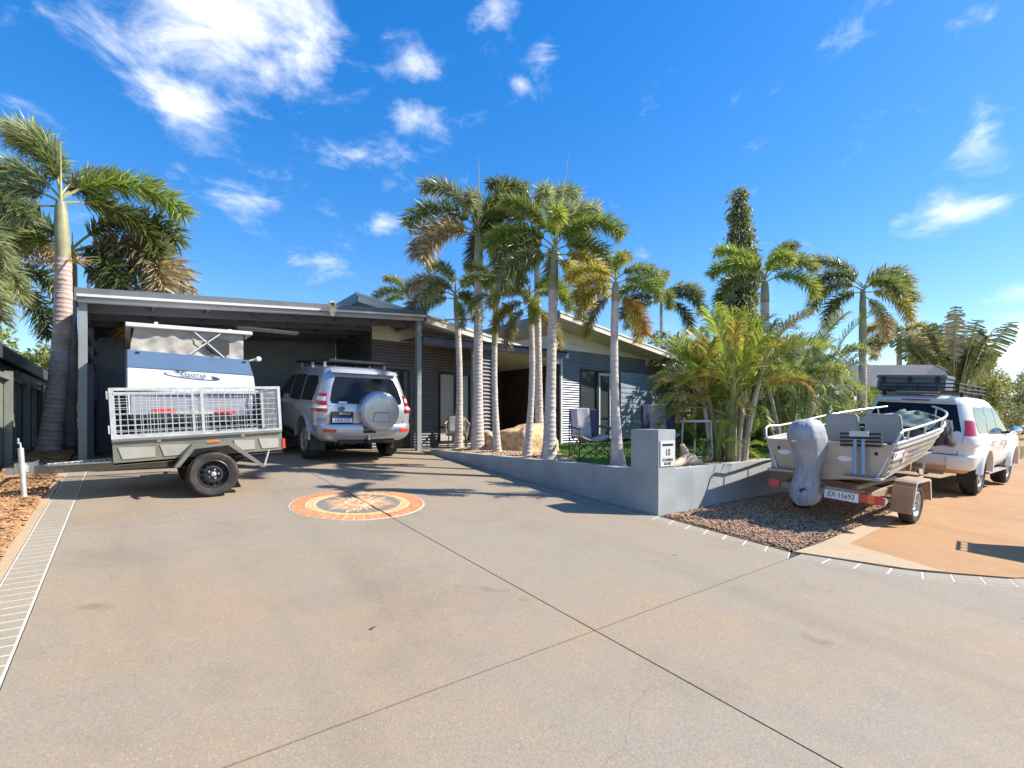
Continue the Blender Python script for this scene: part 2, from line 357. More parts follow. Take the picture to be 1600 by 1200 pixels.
mat('tarp_green', (.008, .05, .055), .7, var=.2, bump=.6, bscale=8)
mat('pad_blue', (.22, .38, .58), .5, var=.06)
mat('chair_navy', (.055, .06, .11), .85, var=.15)
mat('chair_grey', (.38, .37, .38), .85, var=.12, scale=8)
mat('wicker', (.34, .27, .20), .8, var=.25, scale=30)
mat('cushion', (.66, .62, .60), .9, var=.08)
mat('granite', (.52, .35, .18), .85, var=.45, scale=9, detail=10, bump=.9, bscale=11, dirt=(.72, .56, .36), dirt_amt=.8, dirt_scale=5)
mat('driftwood', (.52, .40, .29), .85, var=.4, scale=10, bump=.7, bscale=16, dirt=(.16, .09, .06), dirt_amt=.7, dirt_scale=5)
mat('rust', (.20, .06, .03), .9, var=.4, scale=12)
mat('cream_plastic', (.80, .74, .50), .5, var=.05)
mat('bin_green', (.03, .10, .04), .5, var=.1)
mat('caravan_grey', (.38, .39, .39), .5, var=.06)
mat('far_roof', (.30, .27, .26), .7, var=.15)
mat('far_cream', (.68, .60, .45), .8, var=.05)
mat('far_brown', (.30, .17, .08), .8, var=.15)
mat('zinc', (.62, .62, .60), .5, metal=.2, var=.06)
def trunkmat(name, a, b):
    m = mat(name, a, .85, var=.18, scale=6, bump=.5, bscale=26, dirt=b, dirt_amt=.6, dirt_scale=3)
trunkmat('palm_bark', (.50, .43, .375), (.60, .55, .49)); trunkmat('palm_bark_brown', (.44, .335, .285), (.54, .46, .41)); trunkmat('cane_bark', (.22, .23, .08), (.40, .33, .16))
mat('crownshaft', (.26, .25, .13), .5, var=.3, scale=4, dirt=(.40, .34, .18), dirt_amt=.6)
mat('rachis', (.40, .36, .13), .6, var=.2)
mat('flower_stalk', (.62, .38, .10), .7, var=.3)
leafmat('leaf_green', (.225, .265, .06), (.38, .37, .12), rough=.34); leafmat('leaf_silver', (.31, .345, .15), (.48, .47, .23), rough=.32)
leafmat('leaf_bright', (.27, .35, .05), (.46, .44, .09), trans=.45); leafmat('leaf_yellow', (.48, .41, .07), (.62, .44, .11), trans=.45)
leafmat('leaf_brown', (.42, .33, .16), (.54, .43, .24), trans=.35); leafmat('leaf_dark', (.12, .155, .055), (.24, .25, .10)); leafmat('leaf_orange', (.42, .26, .04), (.55, .27, .06), trans=.4)
# ------------------------------------------------------------------ ground
def slab(name, poly, m, parent=None, top=0.0, thick=.12, zf=gz, bevel=0, **kw):
    """flat-topped slab over a polygon of (u, v), following the fall of the site"""
    n = len(poly); a = [(u, v, zf(u, v) + top) for u, v in poly]; b = [(u, v, zf(u, v) + top - thick) for u, v in poly]
    return MB().add(a + b, [tuple(range(n)), tuple(range(2*n-1, n-1, -1))] + [(i, n+i, n+(i+1) % n, (i+1) % n) for i in range(n)]).build(name, m, parent, bevel=bevel, **kw)
def terrain():
    us = np.concatenate([np.linspace(-900, -40, 8), np.linspace(-30, 60, 46), np.linspace(75, 1200, 10)])
    vs_ = np.concatenate([np.linspace(-900, -40, 6), np.linspace(-20, 60, 41), np.linspace(80, 1200, 8)])
    def h(u, v):
        z = SL * min(max(v, -3), 11)
        k = min(max((u - 17) / 10, 0), 1); k = k * k * (3 - 2 * k)
        zz = z * (1 - k) + k * (.012 * min(max(v, -3), 11) + .03)
        return zz - .13
    mb = MB(); mb.grid([[(u, v, h(u, v)) for u in us] for v in vs_]); mb.build('ground', 'dry_ground', kind='structure', smooth=True)
terrain()
drive = MB().add([(-.74, -9, gz(0, -9) - .012), (8.6, -9, gz(0, -9) - .012), (8.6, .2, gz(0, .2) - .012), (5.66, 2.3, gz(0, 2.3) - .012), (5.66, 11.02, gz(0, 11.02) - .012), (-.74, 11.02, gz(0, 11.02) - .012)],
                 [(0, 1, 2, 3, 4, 5)]).build('driveway', 'joint_dark', kind='structure')
g = .006
for poly in ([(-.495, 2.33 + g), (2.5 - g, 2.33 + g), (2.5 - g, 6.49 - .003), (-.495, 6.49 - .003)], [(-.495, 6.49 + .003), (2.5 - g, 6.49 + .003), (2.5 - g, 11.02), (-.495, 11.02)],
             [(2.5 + g, 2.33 + g), (5.40, 2.33 + g), (5.40, 11.02), (2.5 + g, 11.02)],
             [(-.495, -9), (2.5 - g, -9), (2.5 - g, 2.33 - g), (-.495, 2.33 - g)],
             [(2.5 + g, -9), (8.3, -9), (8.3, .02), (6.72, .64), (5.95, 1.36), (5.40, 2.33 - g), (2.5 + g, 2.33 - g)]):
    slab('concrete_slab', poly, 'driveway_concrete', drive, thick=.1)
# stencilled brick borders: white grout bed, bricks 3 mm proud
def border(path_in, path_out, step, skew=0.0):
    """courses of bricks between two (u, v) edges"""
    def along(path):
        P = [Vector(p) for p in path]; Ls = [0]
        for a, b in zip(P, P[1:]): Ls.append(Ls[-1] + (b - a).length)
        return P, Ls
    def at(PL, t):
        P, Ls = PL; s = t * Ls[-1]
        for i in range(len(P) - 1):
            if s <= Ls[i+1] + 1e-9: return P[i].lerp(P[i+1], (s - Ls[i]) / max(1e-9, Ls[i+1] - Ls[i]))
        return P[-1]
    A, B = along(path_in), along(path_out); n = int(A[1][-1] / step)
    def line(k): return at(A, min(1, max(0, k / n))), at(B, min(1, max(0, k / n + skew)))
    bed = MB()
    for k in range(n):
        (a, b), (c, d) = line(k), line(k + 1)
        q = [a, b, d, c]; bed.add([(p.x, p.y, gz(*p) - .001) for p in q], [(0, 1, 2, 3)])
    bed.build('grout_bed', 'stencil_white', drive)
    for k in range(n):
        (a, b), (c, d) = line(k), line(k + 1)
        cen = (a + b + c + d) / 4; e1 = ((c - a) + (d - b)) / 2; e2 = ((b - a) + (d - c)) / 2
        if (b - d).length < .03: continue
        q = []
        for p in (a, b, d, c):
            w = p - cen; q.append(cen + w - e1.normalized() * (.010 if w.dot(e1) > 0 else -.010) - e2.normalized() * (.013 if w.dot(e2) > 0 else -.013))
        slab('brick', [tuple(p) for p in q], 'border_brick_concrete', drive, top=.0025, thick=.008)
border([(-.50, v) for v in (-1, 11.0)], [(-.735, v) for v in (-1, 11.0)], .125)
border([(5.405, 11.0), (5.405, 2.34)], [(5.63, 11.0), (5.63, 2.42)], .24)
border([(5.405, 2.32), (5.955, 1.36), (6.725, .645), (8.3, .025)], [(5.63, 2.42), (6.13, 1.50), (6.84, .83), (8.35, .235)], .26, .03)
slab('kerb_strip', [(-.82, -2), (-.742, -2), (-.742, 11.0), (-.82, 11.0)], 'pale_kerb_concrete', None, top=.012, thick=.15, kind='structure')
# compass medallion set in the drive
med = thing('compass_medallion', 'round orange compass-star mosaic set into the driveway', 'mosaic', (2.42, 6.45, gz(0, 6.45)), tilt=TILT)
def arcpoly(r0, r1, a0, a1, n=4):
    return [(r1 * math.cos(a0 + (a1-a0)*i/n), r1 * math.sin(a0 + (a1-a0)*i/n)) for i in range(n+1)] + [(r0 * math.cos(a1 - (a1-a0)*i/n), r0 * math.sin(a1 - (a1-a0)*i/n)) for i in range(n+1)]
def tile(name, poly, m, top=.004): return MB().prism(poly, (0, 0, .0035), (1, 0, 0), (0, 1, 0), (0, 0, 1), top).build(name, m, med)
MB().lathe([(0, .0035), (.85, .0035), (.855, -.02)], 64, close=False).build('grout_disc', 'stencil_white', med)
for k in range(44):
    a = 2 * math.pi * k / 44; tile('rim_tile', arcpoly(.655, .835, a + .009, a + 2*math.pi/44 - .009, 2), 'terracotta')
for k in range(16):
    a = 2 * math.pi * k / 16; tile('ring_tile', arcpoly(.545, .640, a + .003, a + 2*math.pi/16 - .003, 4), 'sand_tile')
tile('field_disc', [(.53 * math.cos(2*math.pi*k/48), .53 * math.sin(2*math.pi*k/48)) for k in range(48)], 'grey_tile', .002)
def ray_tile(a, r, w, r0, m, top):
    tip = (r * math.cos(a), r * math.sin(a)); l = (r0 * math.cos(a + w), r0 * math.sin(a + w)); q = (r0 * math.cos(a - w), r0 * math.sin(a - w)); c = (.1 * math.cos(a), .1 * math.sin(a))
    if m != 'stencil_white': ray_tile(a, r + .022, w * 1.10, r0, 'stencil_white', top - .0008)
    tile('star_point', [c, q, tip, l] if m != 'stencil_white' else [c, q, tip, l], m, top)
for k in range(32): ray_tile(2*math.pi*(k + .5)/32, .43 if k % 2 else .39, .10, .24, 'sand_tile', .0042)
for k in range(8): ray_tile(2*math.pi*(k + .5)/8, .46, .17, .22, 'terracotta', .0058)
for k in range(4): ray_tile(2*math.pi*k/4 + .91, .50, .30, .23, 'terracotta', .0074)
tile('hub_ring', [(.19 * math.cos(2*math.pi*k/28), .19 * math.sin(2*math.pi*k/28)) for k in range(28)], 'stencil_white', .009)
tile('hub_disc', [(.17 * math.cos(2*math.pi*k/28), .17 * math.sin(2*math.pi*k/28)) for k in range(28)], 'sand_tile', .0102)
for k in range(8):
    a = 2*math.pi*k/8; tile('hub_petal', [(.03*math.cos(a), .03*math.sin(a)), (.08*math.cos(a-.3), .08*math.sin(a-.3)), (.13*math.cos(a), .13*math.sin(a)), (.08*math.cos(a+.3), .08*math.sin(a+.3))], 'terracotta' if k % 2 else 'grey_tile', .0112)
MB().box(-.005 + .08, .005 + .08, -.86, .86, .012, .0152).build('joint_strip', 'joint_dark', med)
# neighbouring dusty apron, pale edge, gravel, road
slab('apron', [(6.02, 1.76), (6.16, 1.53), (6.86, .86), (8.37, .265), (60, .0), (60, 3.2), (11.2, 3.2), (9.9, 2.47), (8.6, 2.27), (6.6, 2.28)], 'dusty_apron', top=.004, thick=.1, kind='structure', zf=lambda u, v: gz(u, v) if u < 20 else .012*v + .03 - .05)
slab('pale_edging', [(5.67, 2.40), (6.15, 1.55), (6.40, 1.29), (6.62, 2.20), (9.9, 2.36), (9.95, 2.52), (6.2, 2.38)], 'pale_kerb_concrete', top=.010, thick=.1, kind='structure')
slab('gravel_bed', [(5.66, 2.44), (6.2, 2.40), (11.8, 2.55), (11.8, 4.1), (5.66, 4.1)], 'soil', top=.0, thick=.1, kind='structure')
slab('mulch_bed', [(-1.5, -2), (-.82, -2), (-.82, 13.5), (-1.5, 13.5)], 'soil', top=.01, thick=.1, kind='structure')
slab('road', [(-300, -12), (-300, -30), (300, -30), (300, -12)], 'road_asphalt', top=0, thick=.1, zf=lambda u, v: -.24, kind='structure')
slab('crossover', [(-.74, -12.2), (8.6, -12.2), (8.6, -9), (-.74, -9)], 'driveway_concrete', top=-.002, thick=.1, kind='structure', zf=lambda u, v: SL * -9 + .08 * (v + 9) * -.3)
def scatter(name, m, pts, size, flat, seed, sides='box', **kw):
    """pile of little stones or chips at pts (x, y, z)"""
    rng = np.random.default_rng(seed); n = len(pts)
    if sides == 'box':
        tv = np.array([(-1,-1,-1),(1,-1,-1),(1,1,-1),(-1,1,-1),(-.8,-.8,1),(.8,-.8,1),(.8,.8,1),(-.8,.8,1)], float); tf = np.array([(4,5,6,7),(0,1,5,4),(1,2,6,5),(2,3,7,6),(3,0,4,7)])
    else:
        tv = np.array([(1,0,0),(.3,.95,.1),(-.8,.6,0),(-.8,-.6,.05),(.3,-.95,0),(.1,.1,1)], float); tf = np.array([(0,1,5,5),(1,2,5,5),(2,3,5,5),(3,4,5,5),(4,0,5,5)])
    s = size * rng.uniform(.55, 1.35, (n, 1, 1)); asp = np.stack([rng.uniform(.8, 1.9 if sides == 'box' else 1.3, n), rng.uniform(.4 if sides == 'box' else .7, 1, n), flat * rng.uniform(.6, 1.4, n)], 1)[:, None, :]
    v = tv[None] * asp * s
    def rot(v, ax, a):
        c, s_ = np.cos(a)[:, None], np.sin(a)[:, None]; o = v.copy(); i, j = [(1, 2), (2, 0), (0, 1)][ax]
        o[..., i] = v[..., i] * c - v[..., j] * s_; o[..., j] = v[..., i] * s_ + v[..., j] * c; return o
    v = rot(v, 0, rng.normal(0, .35, n)); v = rot(v, 1, rng.normal(0, .35, n)); v = rot(v, 2, rng.uniform(0, 6.3, n))
    v += np.asarray(pts)[:, None, :]
    f = tf[None] + (np.arange(n) * len(tv))[:, None, None]; f = f.reshape(-1, 4)
    faces = [tuple(q) if q[2] != q[3] else tuple(q[:3]) for q in f.tolist()]
    me = bpy.data.meshes.new(name); me.from_pydata(v.reshape(-1, 3).tolist(), [], faces)
    o = bpy.data.objects.new(name, me); COL.objects.link(o); me.materials.append(MATS[m]); o['kind'] = 'stuff'
    for k, q in kw.items(): o[k] = q
    return o
def rnd_pts(n, u0, u1, v0, v1, zf, seed, ok=None):
    r = np.random.default_rng(seed); p = np.stack([r.uniform(u0, u1, n), r.uniform(v0, v1, n)], 1)
    if ok is not None: p = p[[ok(a, b) for a, b in p]]
    return np.array([(a, b, zf(a, b) + r.uniform(0, .012)) for a, b in p])
scatter('mulch', 'mulch', rnd_pts(15000, -1.48, -.84, 3.5, 12.6, lambda u, v: gz(u, v) + .018, 1), .022, .22, 1, label='orange wood-chip mulch along the fence', category='mulch')
scatter('gravel', 'pebble', rnd_pts(21000, 5.7, 11.6, 2.40, 4.06, lambda u, v: gz(u, v) + .006, 2, lambda u, v: v > 2.40 + .03*(u-6) and v > 2.42), .0165, .6, 2, 'stone', label='brown river gravel in front of the grey wall', category='gravel')
# ------------------------------------------------------------------ garden behind the wall
GZ = .90
wall = thing('retaining_wall', 'low grey rendered retaining wall beside the driveway', 'wall', (5.73, 4.2, .3))
def cap_poly(): pass
def rblock(x0, x1, y0, y1, zb, zt): return MB().box(x0, x1, y0, y1, zb, zt)
mb = MB(); n = 16
for k in range(n):      # driveway leg in blocks, hairline joints
    v0, v1 = 4.56 + (10.45 - 4.56) * k / n, 4.56 + (10.45 - 4.56) * (k + 1) / n
    rblock(5.635, 5.825, v0 + .0016, v1 - .0016, gz(0, v0) - .15, .93 - .0005).build('wall_block', 'render_grey', wall, False)
for k in range(13):
    u0, u1 = 6.02 + .42 * k, 6.02 + .42 * (k + 1)
    rblock(u0 + .0016, u1 - .0016, 4.115, 4.30, .1, .93).build('wall_block', 'render_grey', wall, False)
pil = thing('letterbox_pillar', 'tall grey rendered letterbox pillar with house number ten', 'letterbox', (5.83, 4.33, .3))
MB().box(5.625, 6.018, 4.10, 4.558, .1, 1.485).build('pillar', 'render_grey', pil, False, bevel=.006)
MB().box(5.66, 5.985, 4.088, 4.099, .985, 1.335).build('number_plate', 'gutter_pale', pil, False, bevel=.003)
MB().box(5.70, 5.945, 4.0855, 4.0875, 1.262, 1.292).build('slot', 'ink_black', pil, False)
text('house_number', '10', .135, 'ink_black', pil, (5.823, 4.0865, 1.172), (R(90), 0, 0), local=False, sx=.85)
text('street_name', 'STAMINA', .056, 'ink_black', pil, (5.823, 4.0865, 1.072), (R(90), 0, 0), local=False)
text('street_name', 'ROAD', .056, 'ink_black', pil, (5.823, 4.0865, 1.022), (R(90), 0, 0), local=False)
slab('garden_soil', [(5.80, 4.28), (14, 4.28), (14, 7), (10.7, 11.5), (5.80, 10.6)], 'soil', top=0, thick=.5, zf=lambda u, v: GZ - .025, kind='structure')
slab('lawn', [(5.90, 4.34), (20, 4.34), (20, 11.3), (7.0, 11.3), (6.9, 7.2), (6.0, 6.1)], 'turf', top=0, thick=.1, zf=lambda u, v: GZ - .008, kind='structure')
slab('porch_slab', [(5.60, 10.46), (10.7, 10.46), (10.7, 14.4), (4.95, 14.4), (4.95, 11.03), (5.60, 11.03)], 'driveway_concrete', top=0, thick=.3, zf=lambda u, v: .884, kind='structure')
slab('carport_slab', [(-.74, 11.025), (4.945, 11.025), (4.945, 16), (-.74, 16)], 'driveway_concrete', top=0, thick=.3, zf=lambda u, v: .882, kind='structure')
scatter('garden_pebbles', 'garden_pebble', rnd_pts(9000, 5.83, 7.4, 5.9, 10.45, lambda u, v: GZ - .012 + max(0, .05 - .08*abs(u-6.5)), 3, lambda u, v: u < 5.95 + (v - 5.9) * .7), .021, .6, 3, 'stone', label='golden pebble mulch round the palm trunks', category='pebbles')
scatter('planter_pebbles', 'garden_pebble', rnd_pts(2600, 6.02, 9.4, 4.30, 4.75, lambda u, v: GZ - .012, 5), .021, .6, 5, 'stone', label='pebbles along the front wall under the cane palm', category='pebbles')
def grass():
    n = 60000; r = np.random.default_rng(4)
    p = np.stack([r.uniform(6.0, 15, n), 4.5 + 6.6 * r.uniform(0, 1, n) ** 1.2], 1)
    keep = ~((p[:, 0] < 5.95 + (p[:, 1] - 5.9) * .7) & (p[:, 1] > 5.9)); p = p[keep]; n = len(p)
    a = r.uniform(0, 6.28, n); h = r.uniform(.02, .042, n); w = .0045; lean = r.uniform(-.02, .02, (n, 2))
    z = np.full(n, GZ - .008)
    v = np.stack([np.stack([p[:, 0] - w*np.cos(a), p[:, 1] - w*np.sin(a), z], 1), np.stack([p[:, 0] + w*np.cos(a), p[:, 1] + w*np.sin(a), z], 1), np.stack([p[:, 0] + lean[:, 0], p[:, 1] + lean[:, 1], z + h], 1)], 1).reshape(-1, 3)
    me = bpy.data.meshes.new('grass'); me.from_pydata(v.tolist(), [], (np.arange(n*3).reshape(-1, 3)).tolist())
    o = bpy.data.objects.new('grass', me); COL.objects.link(o); me.materials.append(MATS['grass']); o['kind'] = 'stuff'; o['label'] = 'short bright green turf behind the wall'; o['category'] = 'grass'
grass()
# ------------------------------------------------------------------ house
house = thing('house', 'dark corrugated house with cream gables and skillion roofs', 'house', (9, 13, .88))
def H(mb, name, m, **kw): return mb.build(name, m, house, False, **kw)
def corrugated(name, u0, u1, v, z0, z1, m, pitch=.076, amp=.011, parent=house, holes=()):
    """horizontal corrugated cladding facing -v, as cells round any openings"""
    us = sorted({u0, u1, *[h[0] for h in holes], *[h[1] for h in holes]})
    mb = MB()
    for a, b in zip(us, us[1:]):
        spans = [(z0, z1)]
        for h in holes:
            if h[0] <= a + 1e-6 and b - 1e-6 <= h[1]:
                spans = [s for lo, hi in spans for s in ((lo, min(hi, h[2])), (max(lo, h[3]), hi)) if s[1] - s[0] > .01]
        for lo, hi in spans:
            k = max(2, int((hi - lo) / pitch * 8)); zs = [lo + (hi - lo) * i / k for i in range(k + 1)]
            mb.grid([[(a, v - amp * math.sin(2*math.pi*z/pitch), z), (b, v - amp * math.sin(2*math.pi*z/pitch), z)] for z in zs])
    return mb.build(name, m, parent, False, smooth=80)
def corrugated_side(name, u, v0, v1, z0, z1, m, pitch=.076, amp=.011):
    k = int((z1 - z0) / pitch * 8); mb = MB()
    mb.grid([[(u - amp * math.sin(2*math.pi*z/pitch), v0, z), (u - amp * math.sin(2*math.pi*z/pitch), v1, z)] for z in [z0 + (z1-z0)*i/k for i in range(k+1)]])
    return H(mb, name, m, smooth=80)
def window(name, u0, u1, z0, z1, v, splits=(), bars=(), blind=None, parent=house, fm='frame_black', gl='house_glass'):
    w = MB(); t = .05
    w.box(u0, u1, v - .03, v + .06, z1 - t, z1).box(u0, u1, v - .03, v + .06, z0, z0 + t)
    w.box(u0, u0 + t, v - .029, v + .06, z0 + t, z1 - t).box(u1 - t, u1, v - .029, v + .06, z0 + t, z1 - t)
    for s in splits: w.box(s - .03, s + .03, v - .027, v + .06, z0 + t, z1 - t)
    f = w.build(name, fm, parent, False)
    es = [u0 + t] + [s for s in splits] + [u1 - t]
    for a, b in zip(es, es[1:]):
        MB().box(a + .02, b - .02, v + .02, v + .026, z0 + t, z1 - t).build('pane', gl, f, False)
    for z in bars: MB().box(u0 + t, u1 - t, v - .01, v + .03, z - .025, z + .025).build('crossbar', fm, f, False)
    return f
# left pavilion
corrugated('wall_cladding', 4.95, 8.0, 12.3, .88, 3.70, 'corrugated_charcoal', holes=((5.33, 6.0, .88, 2.98), (6.88, 7.94, 1.0, 2.97)))
H(MB().box(4.95, 8.0, 12.32, 12.45, .88, 3.7) if False else MB().box(4.955, 5.33, 12.33, 12.4, .88, 3.7), 'wall', 'wall_grey')
d = window('door', 5.33, 6.0, .89, 2.98, 12.3); d['label'] = 'black screen entry door beside the silver car'
MB().lathe([(.0, -.04), (.028, -.035), (.028, 0)], 12, (5.93, 12.27, 1.95), 'y').build('handle', 'chrome', d, False)
MB().box(5.28, 6.05, 12.255, 12.268, 2.98, 3.04).build('head_trim', 'beam_grey', d, False); MB().box(5.27, 5.328, 12.255, 12.268, .88, 2.98).build('jamb', 'beam_grey', d, False); MB().box(6.002, 6.06, 12.255, 12.268, .88, 2.98).build('jamb', 'beam_grey', d, False)
w1 = window('window', 6.88, 7.94, 1.0, 2.97, 12.3, (7.42,), (1.42,), gl='blind')
MB().box(6.90, 7.92, 12.36, 12.40, .9, 3.0).build('backing', 'frame_black', w1, False)
corrugated_side('side_cladding', 4.95, 12.3, 15.1, .88, 4.3, 'corrugated_charcoal')
H(MB().box(-.9, 4.94, 15.1, 15.25, .88, 4.4), 'garage_wall', 'wall_grey')
dd = H(MB(), 'roller_door', 'wall_grey') if False else None
for k in range(28):
    z = .90 + k * .088; MB().box(1.55, 4.60, 15.072, 15.095, z, z + .086).build('door_slat', 'wall_grey', house, False)
# gable boards (each its own piece)
def gable(u0, u1, v, zb, ztop, n, m='cream_board'):
    """weatherboards from zb up to a sloping soffit line ztop(u)"""
    z = zb; h = .19
    while z < max(ztop(u0), ztop(u1)) - .01:
        za, zb_ = z, z + h; pts = []
        zl, zr = ztop(u0), ztop(u1)
        slope = (zr - zl) / (u1 - u0)
        def ucut(zz): return u0 + (zz - zl) / slope
        right_b = min(u1, ucut(za)); right_t = min(u1, ucut(min(zb_, zl)))
        if right_b > u0 + .02:
            top = min(zb_, zl) - .004
            poly = [(u0, za), (right_b, za), (right_t, top), (u0, top)] if right_b == u1 or True else None
            o = MB().add([(x, v - (.012 if i < 2 else 0), zz) for i, (x, zz) in enumerate(poly)] + [(x, v + .03, zz) for x, zz in poly], [(0,1,2,3),(7,6,5,4),(0,4,5,1),(1,5,6,2),(2,6,7,3),(3,7,4,0)])
            H(o, 'weatherboard', m)
        z += h
def skillion(u0, u1, z0, z1, v0, v1, tag_=''):
    """roof plane highest at u0, with soffit, fascias, barge and ribbed sheet"""
    sl = (z1 - z0) / (u1 - u0)
    def z(u): return z0 + sl * (u - u0)
    H(MB().add([(u0, v0, z0 - .16), (u1, v0, z1 - .16), (u1, v1, z1 - .16), (u0, v1, z0 - .16)], [(0, 1, 2, 3)]), 'soffit', 'soffit_cream')
    H(MB().prism([(u0, z0 - .17), (u1, z1 - .17), (u1, z1 - .02), (u0, z0 - .02)], (0, v0 - .025, 0), (1, 0, 0), (0, 0, 1), (0, 1, 0), .02), 'barge_board', 'cream_board')
    H(MB().prism([(u0 - .03, z0 - .03), (u1 + .03, z1 - .03), (u1 + .03, z1 + .03), (u0 - .03, z0 + .03)], (0, v0 - .045, 0), (1, 0, 0), (0, 0, 1), (0, 1, 0), .05), 'barge_flashing', 'gutter_pale')
    H(MB().box(u0 - .028, u0 - .003, v0 - .02, v1, z0 - .19, z0 + .045), 'fascia', 'fascia_navy')
    H(MB().box(u1 + .004, u1 + .12, v0 - .02, v1, z1 - .17, z1 - .03), 'gutter', 'fascia_grey')
    k = int((v1 - v0) / .2)
    mb = MB(); rows = []
    for i in range(k):
        a = v0 + .2 * i
        rows += [(a, .022), (a + .12, .022), (a + .14, .05), (a + .18, .05)]
    mb.grid([[(u0, a, z0 + h), (u1 + .06, a, z(u1 + .06) + h)] for a, h in rows]); H(mb, 'roof', 'roof_sheet')
    return z
zL = skillion(4.17, 10.4, 4.50, 3.52, 11.2, 19.0)
gable(4.95, 8.9, 12.29, 3.70, lambda u: zL(u) - .17, 5)
zR = skillion(9.87, 17.0, 4.75, 3.718, 10.55, 19.0)
gable(10.7, 14.93, 11.385, 3.84, lambda u: zR(u) - .17, 5)
H(MB().add([(10.69, 11.4, 3.84), (10.69, 14.4, 3.84), (10.69, 14.4, 4.36), (10.69, 11.4, 4.36)], [(0, 1, 2, 3)]), 'gable_side', 'cream_board')
# right pavilion
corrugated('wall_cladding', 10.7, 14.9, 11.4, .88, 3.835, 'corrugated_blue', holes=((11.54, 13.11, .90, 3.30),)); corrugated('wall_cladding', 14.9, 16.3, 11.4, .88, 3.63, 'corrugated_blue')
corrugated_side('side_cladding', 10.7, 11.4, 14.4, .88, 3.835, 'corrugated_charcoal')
H(MB().box(10.66, 10.74, 11.355, 11.385, .88, 3.835), 'corner_trim', 'white_frame')
H(MB().box(10.60, 10.659, 11.36, 11.44, .88, 3.85), 'corner_post', 'frame_black')
w2 = window('window', 11.54, 13.11, .92, 3.30, 11.4, (12.33,), (1.72,))
MB().box(11.62, 12.24, 11.436, 11.45, .95, 3.15).build('curtain', 'blind', w2, False)
MB().box(12.42, 12.47, 11.375, 11.418, 1.0, 3.2).build('sash', 'white_frame', w2, False); MB().box(12.95, 13.0, 11.375, 11.418, 1.0, 3.2).build('sash', 'white_frame', w2, False); MB().box(12.471, 12.949, 11.375, 11.418, 3.12, 3.2).build('sash', 'white_frame', w2, False)
H(MB().box(11.4, 13.3, 11.47, 11.5, .88, 3.4), 'backing', 'frame_black')
H(MB().box(7.9, 10.69, 14.4, 14.5, .88, 4.2), 'entry_wall', 'timber_dark_red')
for k in range(13): H(MB().box(10.655, 10.684, 11.9 + k*.19, 11.9 + k*.19 + .18, .9, 3.8), 'timber_board', 'timber_dark_red')
# porch
H(MB().box(5.70, 10.55, 10.90, 11.0, 3.50, 3.66), 'porch_beam', 'fascia_navy')
mb = MB(); us = [5.70 + .019 * i for i in range(int((10.6 - 5.70) / .019))]
mb.grid([[(u, a, z + .010 * math.sin(2*math.pi*u/.076)) for u in us] for a, z in ((10.74, 3.675), (12.28, 3.72))]); H(mb, 'porch_roof', 'corrugated_charcoal', smooth=80)
H(MB().box(7.17, 7.29, 10.98, 11.08, .88, 3.5), 'porch_post', 'post_grey'); H(MB().box(7.80, 7.93, 10.98, 11.08, .88, 3.66), 'porch_post', 'fascia_navy')
corrugated('porch_screen', 7.29, 7.80, 11.03, .88, 3.5, 'corrugated_charcoal', pitch=.1, amp=.02)
H(MB().box(7.16, 7.30, 10.965, 10.979, 3.28, 3.36), 'porch_lamp', 'white_frame')
# screen of blue boards right of the sliding window
scr = thing('board_screen', 'pale blue weatherboard privacy screen right of the sliding window', 'screen', (14.4, 11.2, .88))
for k in range(13):
    z = 1.0 + k * .175
    MB().add([(13.3, 11.183, z), (15.55, 11.183, z), (15.55, 11.2, z + .170), (13.3, 11.2, z + .170), (13.3, 11.23, z), (15.55, 11.23, z), (15.55, 11.23, z + .17), (13.3, 11.23, z + .17)],
             [(0,1,2,3),(7,6,5,4),(0,4,5,1),(1,5,6,2),(2,6,7,3),(3,7,4,0)]).build('board', 'weatherboard_blue', scr, False)
for u in (13.33, 15.50): MB().box(u, u + .09, 11.235, 11.32, .88, 3.25).build('post', 'beam_dark', scr, False)
# ------------------------------------------------------------------ carport
cp = thing('carport', 'grey steel carport with sloping flat roof over the driveway', 'carport', (2.5, 11, .88))
def CPx(mb, name, m, **k): return mb.build(name, m, cp, False, **k)
CL, CR, CV0, CV1 = -.66, 5.70, 10.95, 15.05
def cz(u): return 3.68 + (4.13 - 3.68) * (u + .54) / 6.1
for (u, v, m) in ((-.65, 10.95, 'post_grey'), (-.65, 13.0, 'beam_dark'), (-.65, 14.9, 'beam_dark')): CPx(MB().box(u, u + .115, v, v + .115, .75, cz(u) - .02), 'post', m, bevel=.004)
CPx(MB().box(5.545, 5.66, 10.95, 11.065, .75, cz(5.6) - .01), 'post', 'post_grey', bevel=.004)
def sloped(name, m, v0, v1, d0, d1, ext=0, u0=CL, u1=CR): CPx(MB().prism([(u0, cz(u0) + d0), (u1, cz(u1) + d0), (u1, cz(u1) + d1), (u0, cz(u0) + d1)], (0, v0, 0), (1, 0, 0), (0, 0, 1), (0, 1, 0), v1 - v0), name, m)
sloped('fascia', 'beam_grey', 10.83, 10.86, .02, .125); sloped('gutter_lip', 'gutter_pale', 10.80, 10.829, -.025, .018); sloped('front_beam', 'roof_sheet', 10.90, 10.948, -.11, .015)
for v in (11.55, 12.35, 13.15, 13.95, 14.75): sloped('cross_beam', 'beam_dark', v, v + .05, -.17, .03)
for k in range(7):
    u = .35 + .85 * k; CPx(MB().prism([(0, cz(u) - .10), (.05, cz(u) - .10), (.05, cz(u) + .04), (0, cz(u) + .04)], (u, 10.949, 0), (1, 0, 0), (0, 0, 1), (0, 1, 0), 4.1), 'rafter', 'beam_dark')
rows = []
